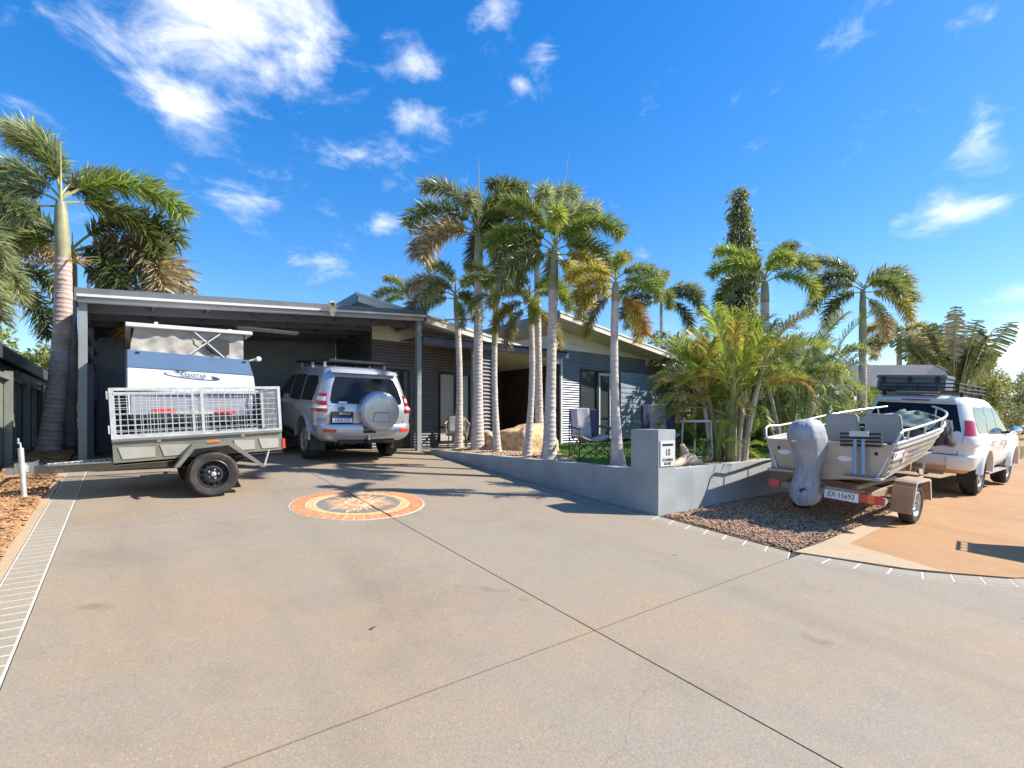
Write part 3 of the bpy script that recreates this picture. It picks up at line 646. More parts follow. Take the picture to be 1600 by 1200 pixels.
for i in range(22):
    a = 10.87 + .19 * i; rows += [(a, .055), (a + .13, .055), (a + .145, .08), (a + .175, .08)]
mb = MB(); mb.grid([[(CL, a, cz(CL) + h), (CR, a, cz(CR) + h)] for a, h in rows]); CPx(mb, 'roof', 'roof_sheet')
CPx(MB().box(CL - .03, CL, 10.8, 15.0, cz(CL) - .1, cz(CL) + .12), 'side_gutter', 'beam_grey'); CPx(MB().box(CR + .001, CR + .03, 10.8, 15.0, cz(CR) - .12, cz(CR) + .125), 'side_fascia', 'fascia_navy')
CPx(MB().box(-.64, -.545, 11.07, 15, cz(-.6) - .22, cz(-.6) - .03), 'side_beam', 'beam_dark'); CPx(MB().box(5.55, 5.65, 11.07, 15, cz(5.6) - .18, cz(5.6) - .03), 'side_beam', 'beam_dark')
for z in (3.1, 2.75): CPx(MB().box(-.62, -.57, 11.07, 15, z, z + .1), 'side_rail', 'beam_dark')
CPx(MB().box(-.63, -.58, 13.12, 14.9, .88, 2.1), 'side_panel', 'fence_dark')
tl = thing('tube_lamp', 'long white fluorescent batten under the carport roof', 'lamp', (2.6, 12.4, 3.6)); MB().box(1.9, 3.2, 12.40, 12.48, 3.66, 3.71).build('batten', 'white_frame', tl, False); MB().tube([(1.93, 12.44, 3.64), (3.17, 12.44, 3.64)], .015, 8).build('tube', 'white_frame', tl, False)
fl = thing('security_light', 'cream security floodlight on the carport fascia', 'floodlight', (3.42, 10.79, 4.0))
mb = MB().lathe([(0, .075), (.05, .065), (.075, .02), (.078, -.02), (.06, -.06), (0, -.07)], 16, (0, -.10, .06), 'y'); mb.build('lamp_head', 'cream_plastic', fl, smooth=True)
MB().lathe([(0, 0), (.045, 0.001), (.045, -.006), (0, -.007)], 14, (-.005, -.172, .055), 'y').build('lens', 'rust', fl)
MB().lathe([(0, -.09), (.06, -.085), (.085, -.05), (.075, .0), (.04, .03), (0, .04)], 14, (.035, -.06, -.02)).build('housing', 'cream_plastic', fl, smooth=True)
MB().lathe([(0, -.065), (.035, -.055), (.05, -.01), (.04, .02), (0, .025)], 12, (.03, -.06, -.115)).build('sensor', 'cream_plastic', fl, smooth=True)
# ------------------------------------------------------------------ left boundary fence and shed
fence = thing('boundary_fence', 'grey-green panel fence along the left edge of the driveway', 'fence', (-1.55, 9, .7))
for k in range(9):
    v0 = 2.0 + 1.85 * k
    MB().box(-1.56, -1.46, v0 - .05, v0 + .05, gz(0, v0) - .1, 2.40).build('post', 'fence_green', fence, False, bevel=.004)
    for j in range(9):
        a = v0 + .055 + j * .1935; MB().box(-1.585 + (.012 if j % 2 else 0), -1.565 + (.012 if j % 2 else 0), a, a + .19, gz(0, min(v0, 11)) - .05, 2.3).build('panel_sheet', 'fence_green', fence, False)
    MB().box(-1.552, -1.49, v0 + .051, v0 + 1.80, 2.26, 2.34).build('rail', 'fence_green', fence, False)
shed = thing('neighbour_shed', 'dark shed roof edge showing above the boundary fence', 'shed', (-2.6, 11, .8))
MB().box(-3.6, -1.70, 5.5, 18.4, .5, 2.60).build('wall', 'fence_dark', shed, False)
MB().prism([(-3.8, 2.62), (-1.60, 2.62), (-1.60, 2.86), (-2.6, 2.98), (-3.8, 2.92)], (0, 5.2, 0), (1, 0, 0), (0, 0, 1), (0, 1, 0), 13.6).build('roof', 'fence_dark', shed, False)
# ------------------------------------------------------------------ wheels
def tyre_prof(r, w, rim):
    h = w / 2
    return [(rim, -h*.78), (rim + (r-rim)*.35, -h*.97), (rim + (r-rim)*.75, -h), (r*.965, -h*.86), (r, -h*.66), (r, h*.66), (r*.965, h*.86), (rim + (r-rim)*.75, h), (rim + (r-rim)*.35, h*.97), (rim, h*.78)]
def wheel(parent, x, y, z, r, w, side, style, name='wheel', rim=None):
    """side: +1 outer face towards +y, -1 towards -y; wheel > rim, hub"""
    rim = rim or r * .62
    t = MB().lathe(tyre_prof(r, w, rim), 36, (x, y, z), 'y', close=False)
    nb = 40
    for k in range(nb):     # tread blocks
        a = 2*math.pi*k/nb; da = 2*math.pi/nb*.33
        for (y0, y1, sh) in ((-.33, -.12, 0), (-.09, .09, .5), (.12, .33, 0)):
            aa = a + sh * 2*math.pi/nb
            q = [(r*.995*math.cos(b), yy*w, r*.995*math.sin(b)) for b in (aa-da, aa+da) for yy in (y0*1.0, y1*1.0)] + [((r+.007)*math.cos(b), yy*w, (r+.007)*math.sin(b)) for b in (aa-da*.8, aa+da*.8) for yy in (y0, y1)]
            t.add([(x+p[0], y+p[1], z+p[2]) for p in q], [(4,5,7,6),(0,1,5,4),(2,6,7,3),(0,4,6,2),(1,3,7,5)])
    o = t.build(name, 'rubber', parent, smooth=35)
    f = side * w * .5
    m = {'steel': 'rim_black', 'alloy': 'alloy', 'galv': 'galvanised'}[style]
    rm = MB()
    s = side
    if style == 'alloy':
        rm.lathe([(rim*1.02, y + s*w*.40 - y), (rim*.98, s*w*.43), (rim*.93, s*w*.38), (rim*.90, s*w*.05), (rim*.3, s*w*.02), (0, s*w*.02)], 36, (x, y, z), 'y', close=False)
        for k in range(6):
            a = 2*math.pi*k/6 + .3
            for da in (0,):
                c, sn = math.cos(a), math.sin(a); c2, s2 = -sn, c; pr = []
                for (rr, hw, yo) in ((rim*.16, rim*.16, .36), (rim*.5, rim*.13, .33), (rim*.94, rim*.2, .36)):
                    for sg in (-1, 1): pr.append((x + rr*c + sg*hw*c2, y + s*w*yo, z + rr*sn + sg*hw*s2))
                for (rr, hw, yo) in ((rim*.16, rim*.2, .1), (rim*.5, rim*.17, .15), (rim*.94, rim*.24, .2)):
                    for sg in (-1, 1): pr.append((x + rr*c + sg*hw*c2, y + s*w*yo, z + rr*sn + sg*hw*s2))
                rm.add(pr, [(0,1,3,2),(2,3,5,4),(0,2,8,6),(2,4,10,8),(1,7,9,3),(3,9,11,5)])
        rm.lathe([(rim*.24, s*w*.1), (rim*.24, s*w*.36), (rim*.18, s*w*.41), (0, s*w*.42)], 18, (x, y, z), 'y', close=False)
    else:
        rm.lathe([(rim*1.03, s*w*.40), (rim*.98, s*w*.43), (rim*.93, s*w*.36), (rim*.88, s*w*.08), (rim*.78, s*w*.02), (rim*.62, s*w*.22), (rim*.48, s*w*.26), (rim*.40, s*w*.12), (rim*.2, s*w*.12), (0, s*w*.12)], 36, (x, y, z), 'y', close=False)
    ro = rm.build('rim', m, o, smooth=35)
    if style == 'steel':
        hl = MB()
        for k in range(12):
            a = 2*math.pi*k/12; hl.lathe([(.0, s*.004), (.017, s*.0035), (.02, 0)], 8, (x + rim*.70*math.cos(a), y + s*w*.135, z + rim*.70*math.sin(a)), 'y', close=False)
        hl.build('vent_holes', 'ink_black', o, kind='stuff')
    hb = MB()
    hb.lathe([(rim*.17, s*w*.10), (rim*.17, s*w*.34), (rim*.12, s*w*.37), (0, s*w*.375)], 16, (x, y, z), 'y', close=False)
    if style != 'alloy':
        for k in range(5):
            a = 2*math.pi*k/5; hb.lathe([(.011, s*w*.1), (.011, s*w*.24), (0, s*w*.25)], 6, (x + rim*.33*math.cos(a), y, z + rim*.33*math.sin(a)), 'y', close=False)
    hb.build('hub', 'galvanised' if style != 'alloy' else 'plastic_black', o, smooth=35)
    return o
# ------------------------------------------------------------------ four-wheel-drive wagons
LOW = [(.42,.80,.14,4.62,.20),(.49,.885,.04,4.72,.24),(.58,.925,.0,4.76,.26),(.70,.935,.0,4.76,.26),(.745,.935,.025,4.74,.24),(.76,.935,.075,4.73,.22),(.95,.945,.075,4.70,.22),(1.06,.935,.085,4.55,.22),(1.11,.905,.10,4.40,.24),(1.13,.86,.13,4.30,.26)]
TOP = [(1.09,.905,.09,3.72,.22),(1.16,.885,.115,3.58,.22),(1.45,.815,.215,2.98,.21),(1.66,.755,.30,2.55,.20),(1.74,.725,.345,2.40,.20),(1.795,.665,.43,2.28,.22),(1.825,.56,.56,2.10,.25),(1.835,.40,.75,1.85,.25)]
def car_pt(tab, z, s, off=0, bulge=.035):
    w, xr, r = lerp_tab(tab, z, 1), lerp_tab(tab, z, 2), lerp_tab(tab, z, 4)
    a = abs(s); sg = -1 if s > 0 else 1; st = w - r
    if a < st: y, x, nx, ny = a, xr, -1, 0
    elif a < st + math.pi*r/2:
        th = (a - st) / r; y, x = st + r*math.sin(th), xr + r - r*math.cos(th); nx, ny = -math.cos(th), math.sin(th)
    else: y, x, nx, ny = w, xr + r + a - st - math.pi*r/2, 0, 1
    if a < st + math.pi*r/2: x -= bulge * max(0, 1 - (y/w)**2)
    return (x + nx*off, sg*(y + ny*off), z)
def s_of_x(tab, z, x):
    w, xr, r = lerp_tab(tab, z, 1), lerp_tab(tab, z, 2), lerp_tab(tab, z, 4); return (w - r) + math.pi*r/2 + (x - xr - r)
def patch(tab, rows, off, n=8, side=1, thick=.012, x=False):
    """panel lying on the body skin: rows of (z, s0, s1), or of (z, x0, x1) down the side when x is set"""
    out, inn = [], []
    for (z, a, b) in rows:
        if x: a, b = s_of_x(tab, z, a), s_of_x(tab, z, b)
        ss = [side*(a + (b - a)*k/n) for k in range(n+1)]
        out.append([car_pt(tab, z, q, off) for q in ss]); inn.append([car_pt(tab, z, q, off - thick) for q in ss])
    mb = MB().grid(out); m, k = len(rows), n + 1; o = 0
    v2 = [p for r_ in inn for p in r_]; base = len(mb.v); mb.v.extend(v2)
    ring = [i for i in range(k)] + [i*k + k-1 for i in range(1, m)] + [(m-1)*k + i for i in range(k-2, -1, -1)] + [i*k for i in range(m-2, 0, -1)]
    mb.f += [(ring[i], ring[(i+1) % len(ring)], base + ring[(i+1) % len(ring)], base + ring[i]) for i in range(len(ring))]
    return mb
def loft(tab, cap_top=True, cap_bot=True):
    rings = []
    for (z, w, xr, xf, r) in tab:
        half = [car_pt(tab, z, s) for s in ([(w-r)*k/5 for k in range(6)] + [(w-r) + math.pi*r/2*k/6 for k in range(1, 7)])]
        hf = [(xr + xf - p[0], p[1], z) for p in half][::-1]
        hf = [(x_ - .10*(1 - (y_/w)**2)*-1, y_, z) if False else (x_, y_, z) for x_, y_, z in hf]
        right = half + hf; left = [(p[0], -p[1], p[2]) for p in right[::-1]][1:-1]
        rings.append(right + left)
    n = len(rings[0]); mb = MB(); mb.add([p for g in rings for p in g], [(i*n+k, i*n+(k+1) % n, (i+1)*n+(k+1) % n, (i+1)*n+k) for i in range(len(rings)-1) for k in range(n)])
    if cap_bot: mb.f.append(tuple(range(n-1, -1, -1)))
    if cap_top: mb.f.append(tuple((len(rings)-1)*n + k for k in range(n)))
    return mb
def cut(o, cutters):
    for c in cutters:
        md = o.modifiers.new('cut', 'BOOLEAN'); md.operation = 'DIFFERENCE'; md.solver = 'EXACT'; md.object = c
    dg = bpy.context.evaluated_depsgraph_get(); me = bpy.data.meshes.new_from_object(o.evaluated_get(dg)); o.modifiers.clear(); o.data = me
    for c in cutters: bpy.data.objects.remove(c)
    me.shade_smooth(); me.set_sharp_from_angle(angle=R(32))
def wagon(label, loc, rotz, paint, kind, sc, tilt):
    t = thing('four_wheel_drive', label, 'car', loc, rotz, tilt=tilt); t.scale = (sc, sc, sc)
    AX = (.98, 3.77); RW = .385
    # the body is shaped at the origin, then parented, so that the arches cut cleanly
    lo = loft(LOW).build('body', paint); cs = []
    for ax in AX:
        for sy in (-1, 1):
            c = MB().lathe([(.445, -.28), (.445, .3)], 32, (ax, sy*.86, RW + .05), 'y').build('cutter', paint); cs.append(c)
    cut(lo, cs); lo.parent = t
    MB().box(.45, 4.4, -.55, .55, .38, .75).build('underbody', 'plastic_black', t)
    gh = loft(TOP).build('cabin', paint, t, smooth=32)
    # glass
    rg = [(1.13, -.68, .68), (1.2, -.70, .70), (1.45, -.64, .64), (1.62, -.57, .57)]
    if kind == 'white': rg = [(1.02, -.75, .75), (1.2, -.73, .73), (1.45, -.66, .66), (1.66, -.60, .60)]
    patch(TOP, rg, .006, 14).build('rear_window', 'car_glass', t, smooth=True)
    gm = 'car_glass' if kind == 'silver' else 'sky_glass'
    for sd in (1, -1):
        patch(TOP, [(1.15, .62, 1.33), (1.3, .55, 1.33), (1.5, .52, 1.33), (1.63, .64, 1.33)], .006, 6, sd, x=True).build('side_window', gm, t, smooth=True)
        patch(TOP, [(1.13, 1.40, 2.22), (1.3, 1.40, 2.20), (1.5, 1.40, 2.18), (1.65, 1.40, 2.16)], .006, 4, sd, x=True).build('side_window', gm, t, smooth=True)
        patch(TOP, [(1.12, 2.30, 3.32), (1.3, 2.28, 3.08), (1.5, 2.25, 2.74), (1.64, 2.23, 2.46)], .006, 4, sd, x=True).build('side_window', gm, t, smooth=True)
        for xx in (1.36, 2.26): patch(LOW, [(.52, xx - .005, xx + .005), (.95, xx - .005, xx + .005), (1.10, xx - .005, xx + .005)], .0015, 1, sd, x=True, thick=.004).build('door_gap', 'ink_black', t)
        patch(LOW, [(.52, 3.36, 3.37), (1.08, 3.36, 3.37)], .0015, 1, sd, x=True, thick=.004).build('door_gap', 'ink_black', t)
        for xx in (1.52, 2.42): MB().tube([(xx, -sd*.95, .985), (xx + .04, -sd*.98, .99), (xx + .17, -sd*.98, .99), (xx + .21, -sd*.95, .985)], .014, 6).build('door_handle', 'chrome', t, smooth=True)
        # mirror
        mr = MB().lathe([(0, -.10), (.08, -.09), (.10, -.02), (.085, .05), (0, .07)], 14, (0, 0, 0), 'x'); mr.v = [(3.16 + p[0], -sd*(1.04) + p[1]*1.15, 1.20 + p[2]*.95) for p in mr.v]; mr.build('mirror', 'chrome' if kind == 'white' else paint, t, smooth=True)
        MB().tube([(3.14, -sd*.9, 1.14), (3.15, -sd*.98, 1.17)], .03, 8).build('mirror_arm', 'plastic_black', t)
        # arches
        for ax in AX:
            out, pr = [], []
            wd = .035 if kind == 'silver' else .075
            for k in range(17):
                a = R(2) + (math.pi - R(4)) * k / 16; ca, sa = math.cos(a), math.sin(a)
                row = [(ax + rr*ca, -sd*yy, RW + .02 + rr*sa) for rr, yy in ((.438, .80), (.438, .935 + wd), (.46, .945 + wd), (.50, .942 + wd*.7), (.55 if kind == 'white' else .50, .93))]
                out.append(row)
            MB().grid(out).build('wheel_arch', paint, t, smooth=60)
        MB().box(1.42, 3.30, -sd*.90 - .07, -sd*.90 + .07, .36, .40).build('side_step', 'alloy' if kind == 'white' else 'plastic_black', t, bevel=.012)
        wheel(t, AX[0], -sd*.80, RW, RW, .255, -sd, 'alloy'); wheel(t, AX[1], -sd*.80, RW, RW, .255, -sd, 'alloy')
        MB().box(AX[0] - .50, AX[0] - .475, -sd*.80 - .14, -sd*.80 + .14, .22, .52).build('mud_flap', 'plastic_black', t)
        # tail lamps
        if kind == 'silver':
            patch(LOW, [(.975, .76, 1.14), (1.04, .76, 1.11), (1.095, .76, 1.05)], .018, 6, sd, thick=.05).build('lamp_surround', 'lamp_red', t, smooth=True); patch(TOP, [(1.10, .76, 1.05), (1.2, .755, .96), (1.31, .74, .90)], .016, 6, sd, thick=.05).build('lamp_surround', 'lamp_red', t, smooth=True)
            for (z0, z1, a0, b0, a1, b1, m) in ((.985, 1.035, .77, 1.12, .77, 1.10, 'lamp_red'), (1.037, 1.115, .77, 1.09, .77, 1.02, 'lamp_clear'), (1.117, 1.17, .77, 1.0, .77, .96, 'lamp_red'), (1.172, 1.25, .77, .95, .76, .92, 'lamp_clear'), (1.252, 1.30, .76, .91, .75, .89, 'lamp_red')):
                patch(TOP if z0 > 1.1 else LOW, [(z0, a0, b0), (z1, a1, b1)], .03 if z0 < 1.1 else .028, 6, sd, thick=.06).build('tail_lamp', m, t, smooth=True)
            patch(LOW, [(.60, .62, .84), (.665, .62, .84)], .008, 4, sd).build('reflector', 'reflector_red', t)
        else:
            patch(TOP, [(1.16, .78, 1.08), (1.25, .775, 1.03), (1.34, .76, .97), (1.385, .76, .88)], .022, 6, sd, thick=.05).build('tail_lamp', 'lamp_red', t, smooth=True)
            patch(LOW, [(.965, .78, 1.20), (1.05, .78, 1.16), (1.11, .78, 1.12)], .022, 6, sd, thick=.05).build('tail_lamp', 'lamp_clear', t, smooth=True)
            patch(TOP, [(1.112, .78, 1.12), (1.155, .78, 1.09)], .022, 6, sd, thick=.05).build('tail_lamp', 'lamp_red', t, smooth=True)
            patch(LOW, [(.60, .70, .98), (.70, .70, .98)], .012, 5, sd).build('reflector', 'reflector_red', t)
            patch(LOW, [(.50, .60, 1.38), (.55, .60, 1.40), (.70, .60, 1.40), (.745, .60, 1.36)], .03, 8, sd, thick=.04).build('bumper_corner', paint, t, smooth=True)
        # roof rails feet
    # rear door gaps, bumper, plate
    patch(LOW, [(.752, -.73, .73), (.765, -.73, .73)], .004, 12, thick=.01).build('bumper_gap', 'ink_black', t)
    for s0 in (-.725, .715): patch(LOW, [(.77, s0, s0 + .01), (1.08, s0, s0 + .01)], .003, 1, thick=.006).build('tailgate_gap', 'ink_black', t)
    MB().tube([(AX[0], -.70, .385), (AX[0], .70, .385)], .05, 10).lathe([(0, -.15), (.1, -.12), (.15, 0), (.1, .12), (0, .15)], 14, (AX[0], -.05, .385), 'x').build('rear_axle', 'steel_dusty', t, smooth=True)
    MB().tube([(.30, .45, .38), (.06, .45, .37)], .03, 10, caps=False).build('exhaust_pipe', 'rust', t)
    tb = MB().box(.05, .13, -.55, .55, .38, .47).box(-.06, .3, -.045, .045, .39, .46); tb.build('tow_bar', 'plastic_black' if kind == 'silver' else 'steel_dusty', t, bevel=.006)
    MB().lathe([(.03, 0), (.018, .03), (.025, .06), (.02, .085), (0, .09)], 12, (-.03, 0, .46)).build('tow_ball', 'chrome', t, smooth=True)
    def ring(cy, cz, ry, rz, x, w=.008):
        return MB().tube([(x - .004*0, cy + ry*math.cos(2*math.pi*k/24), cz + rz*math.sin(2*math.pi*k/24)) for k in range(25)], w, 6, False)
    if kind == 'silver':
        # spoiler, spare wheel cover, badge, number plate
        patch(TOP, [(1.70, -.62, .62), (1.765, -.60, .60)], .10, 12, thick=.12).build('roof_spoiler', paint, t, smooth=True)
        cy, cz_, RR = -.17, 1.00, .385
        sp = thing_part = MB().lathe([(RR*.86, .22), (RR, .20), (RR, .055), (RR*.96, .018), (RR*.90, .004), (RR*.6, -.010), (0, -.016)], 48, (-.16, cy, cz_), 'x', close=False).build('spare_wheel_cover', paint, t, smooth=True)
        MB().lathe([(RR*1.0, .20), (RR*1.01, .26), (RR*.8, .27), (0, .27)], 40, (-.16, cy, cz_), 'x', close=False).build('spare_tyre', 'rubber', sp)
        MB().tube([(-.152, cy + RR*.90*math.cos(2*math.pi*k/48), cz_ + RR*.90*math.sin(2*math.pi*k/48)) for k in range(49)], .006, 6, False).build('cover_seam', 'plastic_grey', sp)
        MB().prism([(-.17, -.13), (.17, -.13), (.145, .05), (-.145, .05)], (-.178, cy, cz_ - .06), (0, -1, 0), (0, 0, 1), (1, 0, 0), .02).build('plate_recess', 'plastic_grey', sp)
        MB().prism([(-.158, -.12), (.158, -.12), (.135, .036), (-.135, .036)], (-.181, cy, cz_ - .062), (0, -1, 0), (0, 0, 1), (1, 0, 0), .02).build('recess_panel', paint, sp)
        bx_ = .035
        em = MB()
        for q in (ring(.515, 1.035, .052, .036, bx_), ring(.515, 1.045, .048, .017, bx_), ring(.515, 1.038, .018, .033, bx_)): em.add(q.v, q.f)
        em.build('emblem', 'plastic_grey', t)
        MB().box(.01, .04, .295, .715, .765, .985).build('plate_housing', 'plastic_black', t, bevel=.012)
        pl = MB().box(-.004, .008, .325, .69, .785, .885).build('number_plate', 'plate_white', t)
        MB().box(-.006, -.0042, .325, .69, .862, .885).build('plate_band', 'plate_blue', pl)
        text('plate_number', '1IAA 020', .088, 'plate_blue', pl, (-.0055, .507, .823), (R(90), 0, R(-90)), .001, sx=.86)
        text('dealer_badge', 'PRADO', .05, 'ink_white', t, (.009, .46, .945), (R(90), 0, R(-90)), .002, sx=1.25)
        patch(TOP, [(1.135, .40, .56), (1.165, .40, .56)], .009, 3, -1).build('window_sticker', 'plate_white', t)
        patch(LOW, [(.80, .77, .92), (.86, .77, .95)], .003, 4, -1).build('bumper_sticker', 'pad_blue', t)
        patch(LOW, [(.585, -.12, .12), (.735, -.12, .12)], .014, 4).build('tow_cover', 'plastic_black', t)
        patch(LOW, [(.62, -.60, .60), (.66, -.60, .60)], .006, 8).build('bumper_step', paint, t)
        # flat roof platform
        rk = MB()
        for sd in (-1, 1): rk.bar((.45, sd*.62, 1.93), (2.7, sd*.62, 1.93), .04, .05)
        rk.bar((.45, -.64, 1.93), (.45, .64, 1.93), .04, .05).bar((2.7, -.64, 1.93), (2.7, .64, 1.93), .04, .05)
        rack = rk.build('roof_platform', 'plastic_black', t, bevel=.006)
        for k in range(9): MB().box(.58 + k*.24, .58 + k*.24 + .11, -.60, .60, 1.925, 1.945).build('slat', 'plastic_black', rack)
        for xx in (.8, 1.6, 2.4):
            for sd in (-1, 1): MB().bar((xx, sd*.60, 1.80), (xx, sd*.61, 1.91), .05, .03).build('rack_foot', 'alloy', rack)
    else:
        patch(LOW, [(.43, -.90, .90), (.49, -1.0, 1.0), (.55, -1.05, 1.05)], .012, 16, thick=.02).build('bumper_skirt', 'dusty_pink', t, smooth=True)
        patch(TOP, [(1.70, -.58, .58), (1.75, -.56, .56)], .05, 12, thick=.06).build('roof_spoiler', paint, t, smooth=True)
        patch(TOP, [(1.712, -.22, .22), (1.735, -.22, .22)], .056, 6).build('brake_lamp', 'lamp_red', t)
        em = MB()
        for q in (ring(-.55, .965, .055, .03, .045, .006), ring(-.55, .972, .05, .014, .045, .006)): em.add(q.v, q.f)
        em.build('emblem', 'chrome', t)
        MB().box(.038, .05, -.68, -.48, .895, .91).build('model_badge', 'chrome', t)
        rk = MB()
        for z in (1.90, 1.97, 2.04):
            p = [(.30, -.60, z), (.30, .60, z), (2.55, .60, z), (2.55, -.60, z), (.30, -.60, z)]
            for a, b in zip(p, p[1:]): rk.tube([a, b], .014, 8)
        for xx in (.30, .85, 1.4, 1.95, 2.55):
            for sd in (-.60, .60): rk.tube([(xx, sd, 1.88), (xx, sd, 2.05)], .014, 8)
        for yy in (-.3, 0, .3): rk.tube([(.30, yy, 1.9), (.30, yy, 2.04)], .012, 8)
        rack = rk.build('roof_basket', 'plastic_black', t, smooth=True)
        for k in range(10): MB().bar((.4 + k*.23, -.6, 1.895), (.4 + k*.23, .6, 1.895), .05, .02).build('slat', 'plastic_black', rack)
        for xx in (.6, 2.2):
            for sd in (-1, 1): MB().bar((xx, sd*.6, 1.78), (xx, sd*.6, 1.89), .05, .04).build('rack_foot', 'plastic_black', rack)
        MB().box(.30, .34, -.34, .34, 1.875, 1.915).build('light_bar', 'gutter_pale', rack)
    patch(TOP, [(1.135, -.30, .30), (1.15, -.30, .30)], .02, 4).build('wiper', 'plastic_black', t)
    return t
PS = 1.035
silver = wagon('silver four-wheel drive with spare wheel cover parked under the carport', (3.76, 9.55, gz(0, 9.55)), R(90), 'silver_paint', 'silver', PS, TILT)
white = wagon('white four-wheel drive with loaded roof basket hitched in front of the boat', (12.1, 3.10, gz(0, 3.10)), R(0), 'white_paint', 'white', PS, TILT)
bx = thing('roof_box', 'dark blue-grey plastic storage box in the white car roof basket', 'storage box', (12.55, 3.17, 2.20), tilt=TILT)
MB().box(0, .62, -.62, .50, .03, .265).build('tub', 'plastic_grey', bx, bevel=.02); MB().box(-.015, .635, -.635, .515, .27, .34).build('lid', 'plastic_grey', bx, bevel=.015)
for y in (-.5, -.06, .38): MB().box(-.03, -.016, y - .035, y + .035, .19, .31).build('latch', 'plastic_black', bx, bevel=.004)
for y in (-.35, .2): MB().box(-.012, -.001, y - .14, y + .14, .08, .2).build('rib', 'plastic_grey', bx)
# ------------------------------------------------------------------ caged box trailer
tr = thing('box_trailer', 'grey box trailer with galvanised mesh cage across the driveway', 'trailer', (.91, 8.35, gz(0, 8.2)), tilt=TILT*0)
TT = R(3.0)
tr.matrix_basis = Matrix.Translation((.91, 8.37, .64)) @ Matrix.Rotation(-TT, 4, 'Y'); ROOTM[tr.name] = tr.matrix_basis.copy()
HW = .60; X0, X1 = -1.02, .90
def T(mb, name, m, **k): return mb.build(name, m, tr, True, **k)
T(MB().box(X0, X1, -HW, HW, .47, .50), 'tray_floor', 'trailer_paint')
for sy in (-1, 1):
    y0, y1 = sorted((sy*HW, sy*(HW - .025)))
    sp = T(MB().box(X0, X1, y0, y1, .475, .78), 'side_panel', 'trailer_paint')
    yy = sy*(HW + .006)
    for (a, b) in ((X0 + .05, X0 + .42), (X0 + .47, X0 + .83), (X1 - .62, X1 - .36), (X1 - .31, X1 - .05)):
        MB().prism([(a + .04, .54), (b - .0, .54), (b, .67), (a, .69)], (0, yy - .003, 0), (1, 0, 0), (0, 0, 1), (0, 1, 0), .006).build('pressing', 'trailer_panel', sp)
    MB().bar((X0, sy*(HW + .012), .775), (X1, sy*(HW + .012), .775), .035, .03).build('top_rail', 'trailer_paint', sp)
    gd = MB(); P = [(-.42, .40), (-.22, .66), (.20, .68), (.62, .30)]
    for (a, b) in zip(P, P[1:]):
        gd.add([(a[0], sy*(HW + .02), a[1]), (b[0], sy*(HW + .02), b[1]), (b[0], sy*(HW + .25), b[1]), (a[0], sy*(HW + .25), a[1]), (a[0], sy*(HW + .02), a[1] + .012), (b[0], sy*(HW + .02), b[1] + .012), (b[0], sy*(HW + .25), b[1] + .012), (a[0], sy*(HW + .25), a[1] + .012)], [(0,1,2,3),(7,6,5,4),(0,4,5,1),(1,5,6,2),(2,6,7,3),(3,7,4,0)])
    gd.add([(P[0][0], sy*(HW + .25), P[0][1]), (P[1][0], sy*(HW + .25), P[1][1]), (P[2][0], sy*(HW + .25), P[2][1]), (P[3][0], sy*(HW + .25), P[3][1]), (P[3][0] - .05, sy*(HW + .25), P[3][1]), (P[2][0] - .02, sy*(HW + .25), P[2][1] - .045), (P[1][0] + .02, sy*(HW + .25), P[1][1] - .045), (P[0][0] + .05, sy*(HW + .25), P[0][1])], [(0, 1, 6, 7), (1, 2, 5, 6), (2, 3, 4, 5)])
    gu = gd.build('mudguard', 'trailer_paint', tr)
    MB().bar((.60, sy*(HW + .24), .31), (.70, sy*(HW + .1), .52), .015, .015).build('guard_stay', 'galvanised', gu)
    MB().box(-.06, .08, sy*(HW + .25) - .012 if sy < 0 else sy*(HW+.25) , sy*(HW + .25) if sy < 0 else sy*(HW+.25) + .012, .685, .715).build('side_reflector', 'lamp_orange', gu)
    wheel(tr, 0, sy*(HW + .13), .29 - .025, .292, .185, sy, 'steel')
MB().box(X0, X0 + .025, -HW + .026, HW - .026, .5, .78).build('front_panel', 'trailer_paint', tr); tg = MB().box(X1 - .025, X1, -HW + .026, HW - .026, .5, .78).build('tailgate', 'trailer_paint', tr)
MB().box(X1 + .001, X1 + .04, -HW - .01, -HW + .12, .52, .66).build('tail_lamp', 'reflector_red', tr); MB().box(X1 + .001, X1 + .05, HW - .12, HW, .52, .66).build('tail_lamp', 'reflector_red', tr)
MB().tube([(0, -HW - .12, .29), (0, HW + .12, .29)], .028, 8).build('axle', 'rim_black', tr)
for sy in (-1, 1): MB().tube([(-.42, sy*.42, .42), (-.2, sy*.42, .33), (.2, sy*.42, .33), (.42, sy*.42, .42)], .025, 6).build('leaf_spring', 'rim_black', tr)
db = T(MB().bar((X0 + .55, -.45, .44), (X0 - .75, -.06, .46), .06, .10).bar((X0 + .55, .45, .44), (X0 - .75, .06, .46), .06, .10), 'drawbar', 'trailer_paint')
mbm = MB()
for k in range(11):
    x = X0 - .02 - k * .055; h = .36 - (k * .055) * .36; mbm.bar((x, -h, .51), (x - .055, h, .51), .012, .01)
mbm.bar((X0 - .02, -.36, .505), (X0 - .66, -.10, .51), .03, .02).bar((X0 - .02, .36, .505), (X0 - .66, .10, .51), .03, .02)
mbm.build('drawbar_rack', 'galvanised', db)
T(MB().box(X0 - 1.02, X0 - .74, -.045, .045, .43, .50), 'coupling', 'galvanised', bevel=.01); T(MB().bar((X0 - .9, 0, .5), (X0 - .72, 0, .57), .02), 'coupling_handle', 'galvanised')
jk = T(MB().tube([(X0 - .86, -.11, .14), (X0 - .86, -.11, .74)], .027, 12), 'jockey_wheel', 'galvanised', smooth=True)
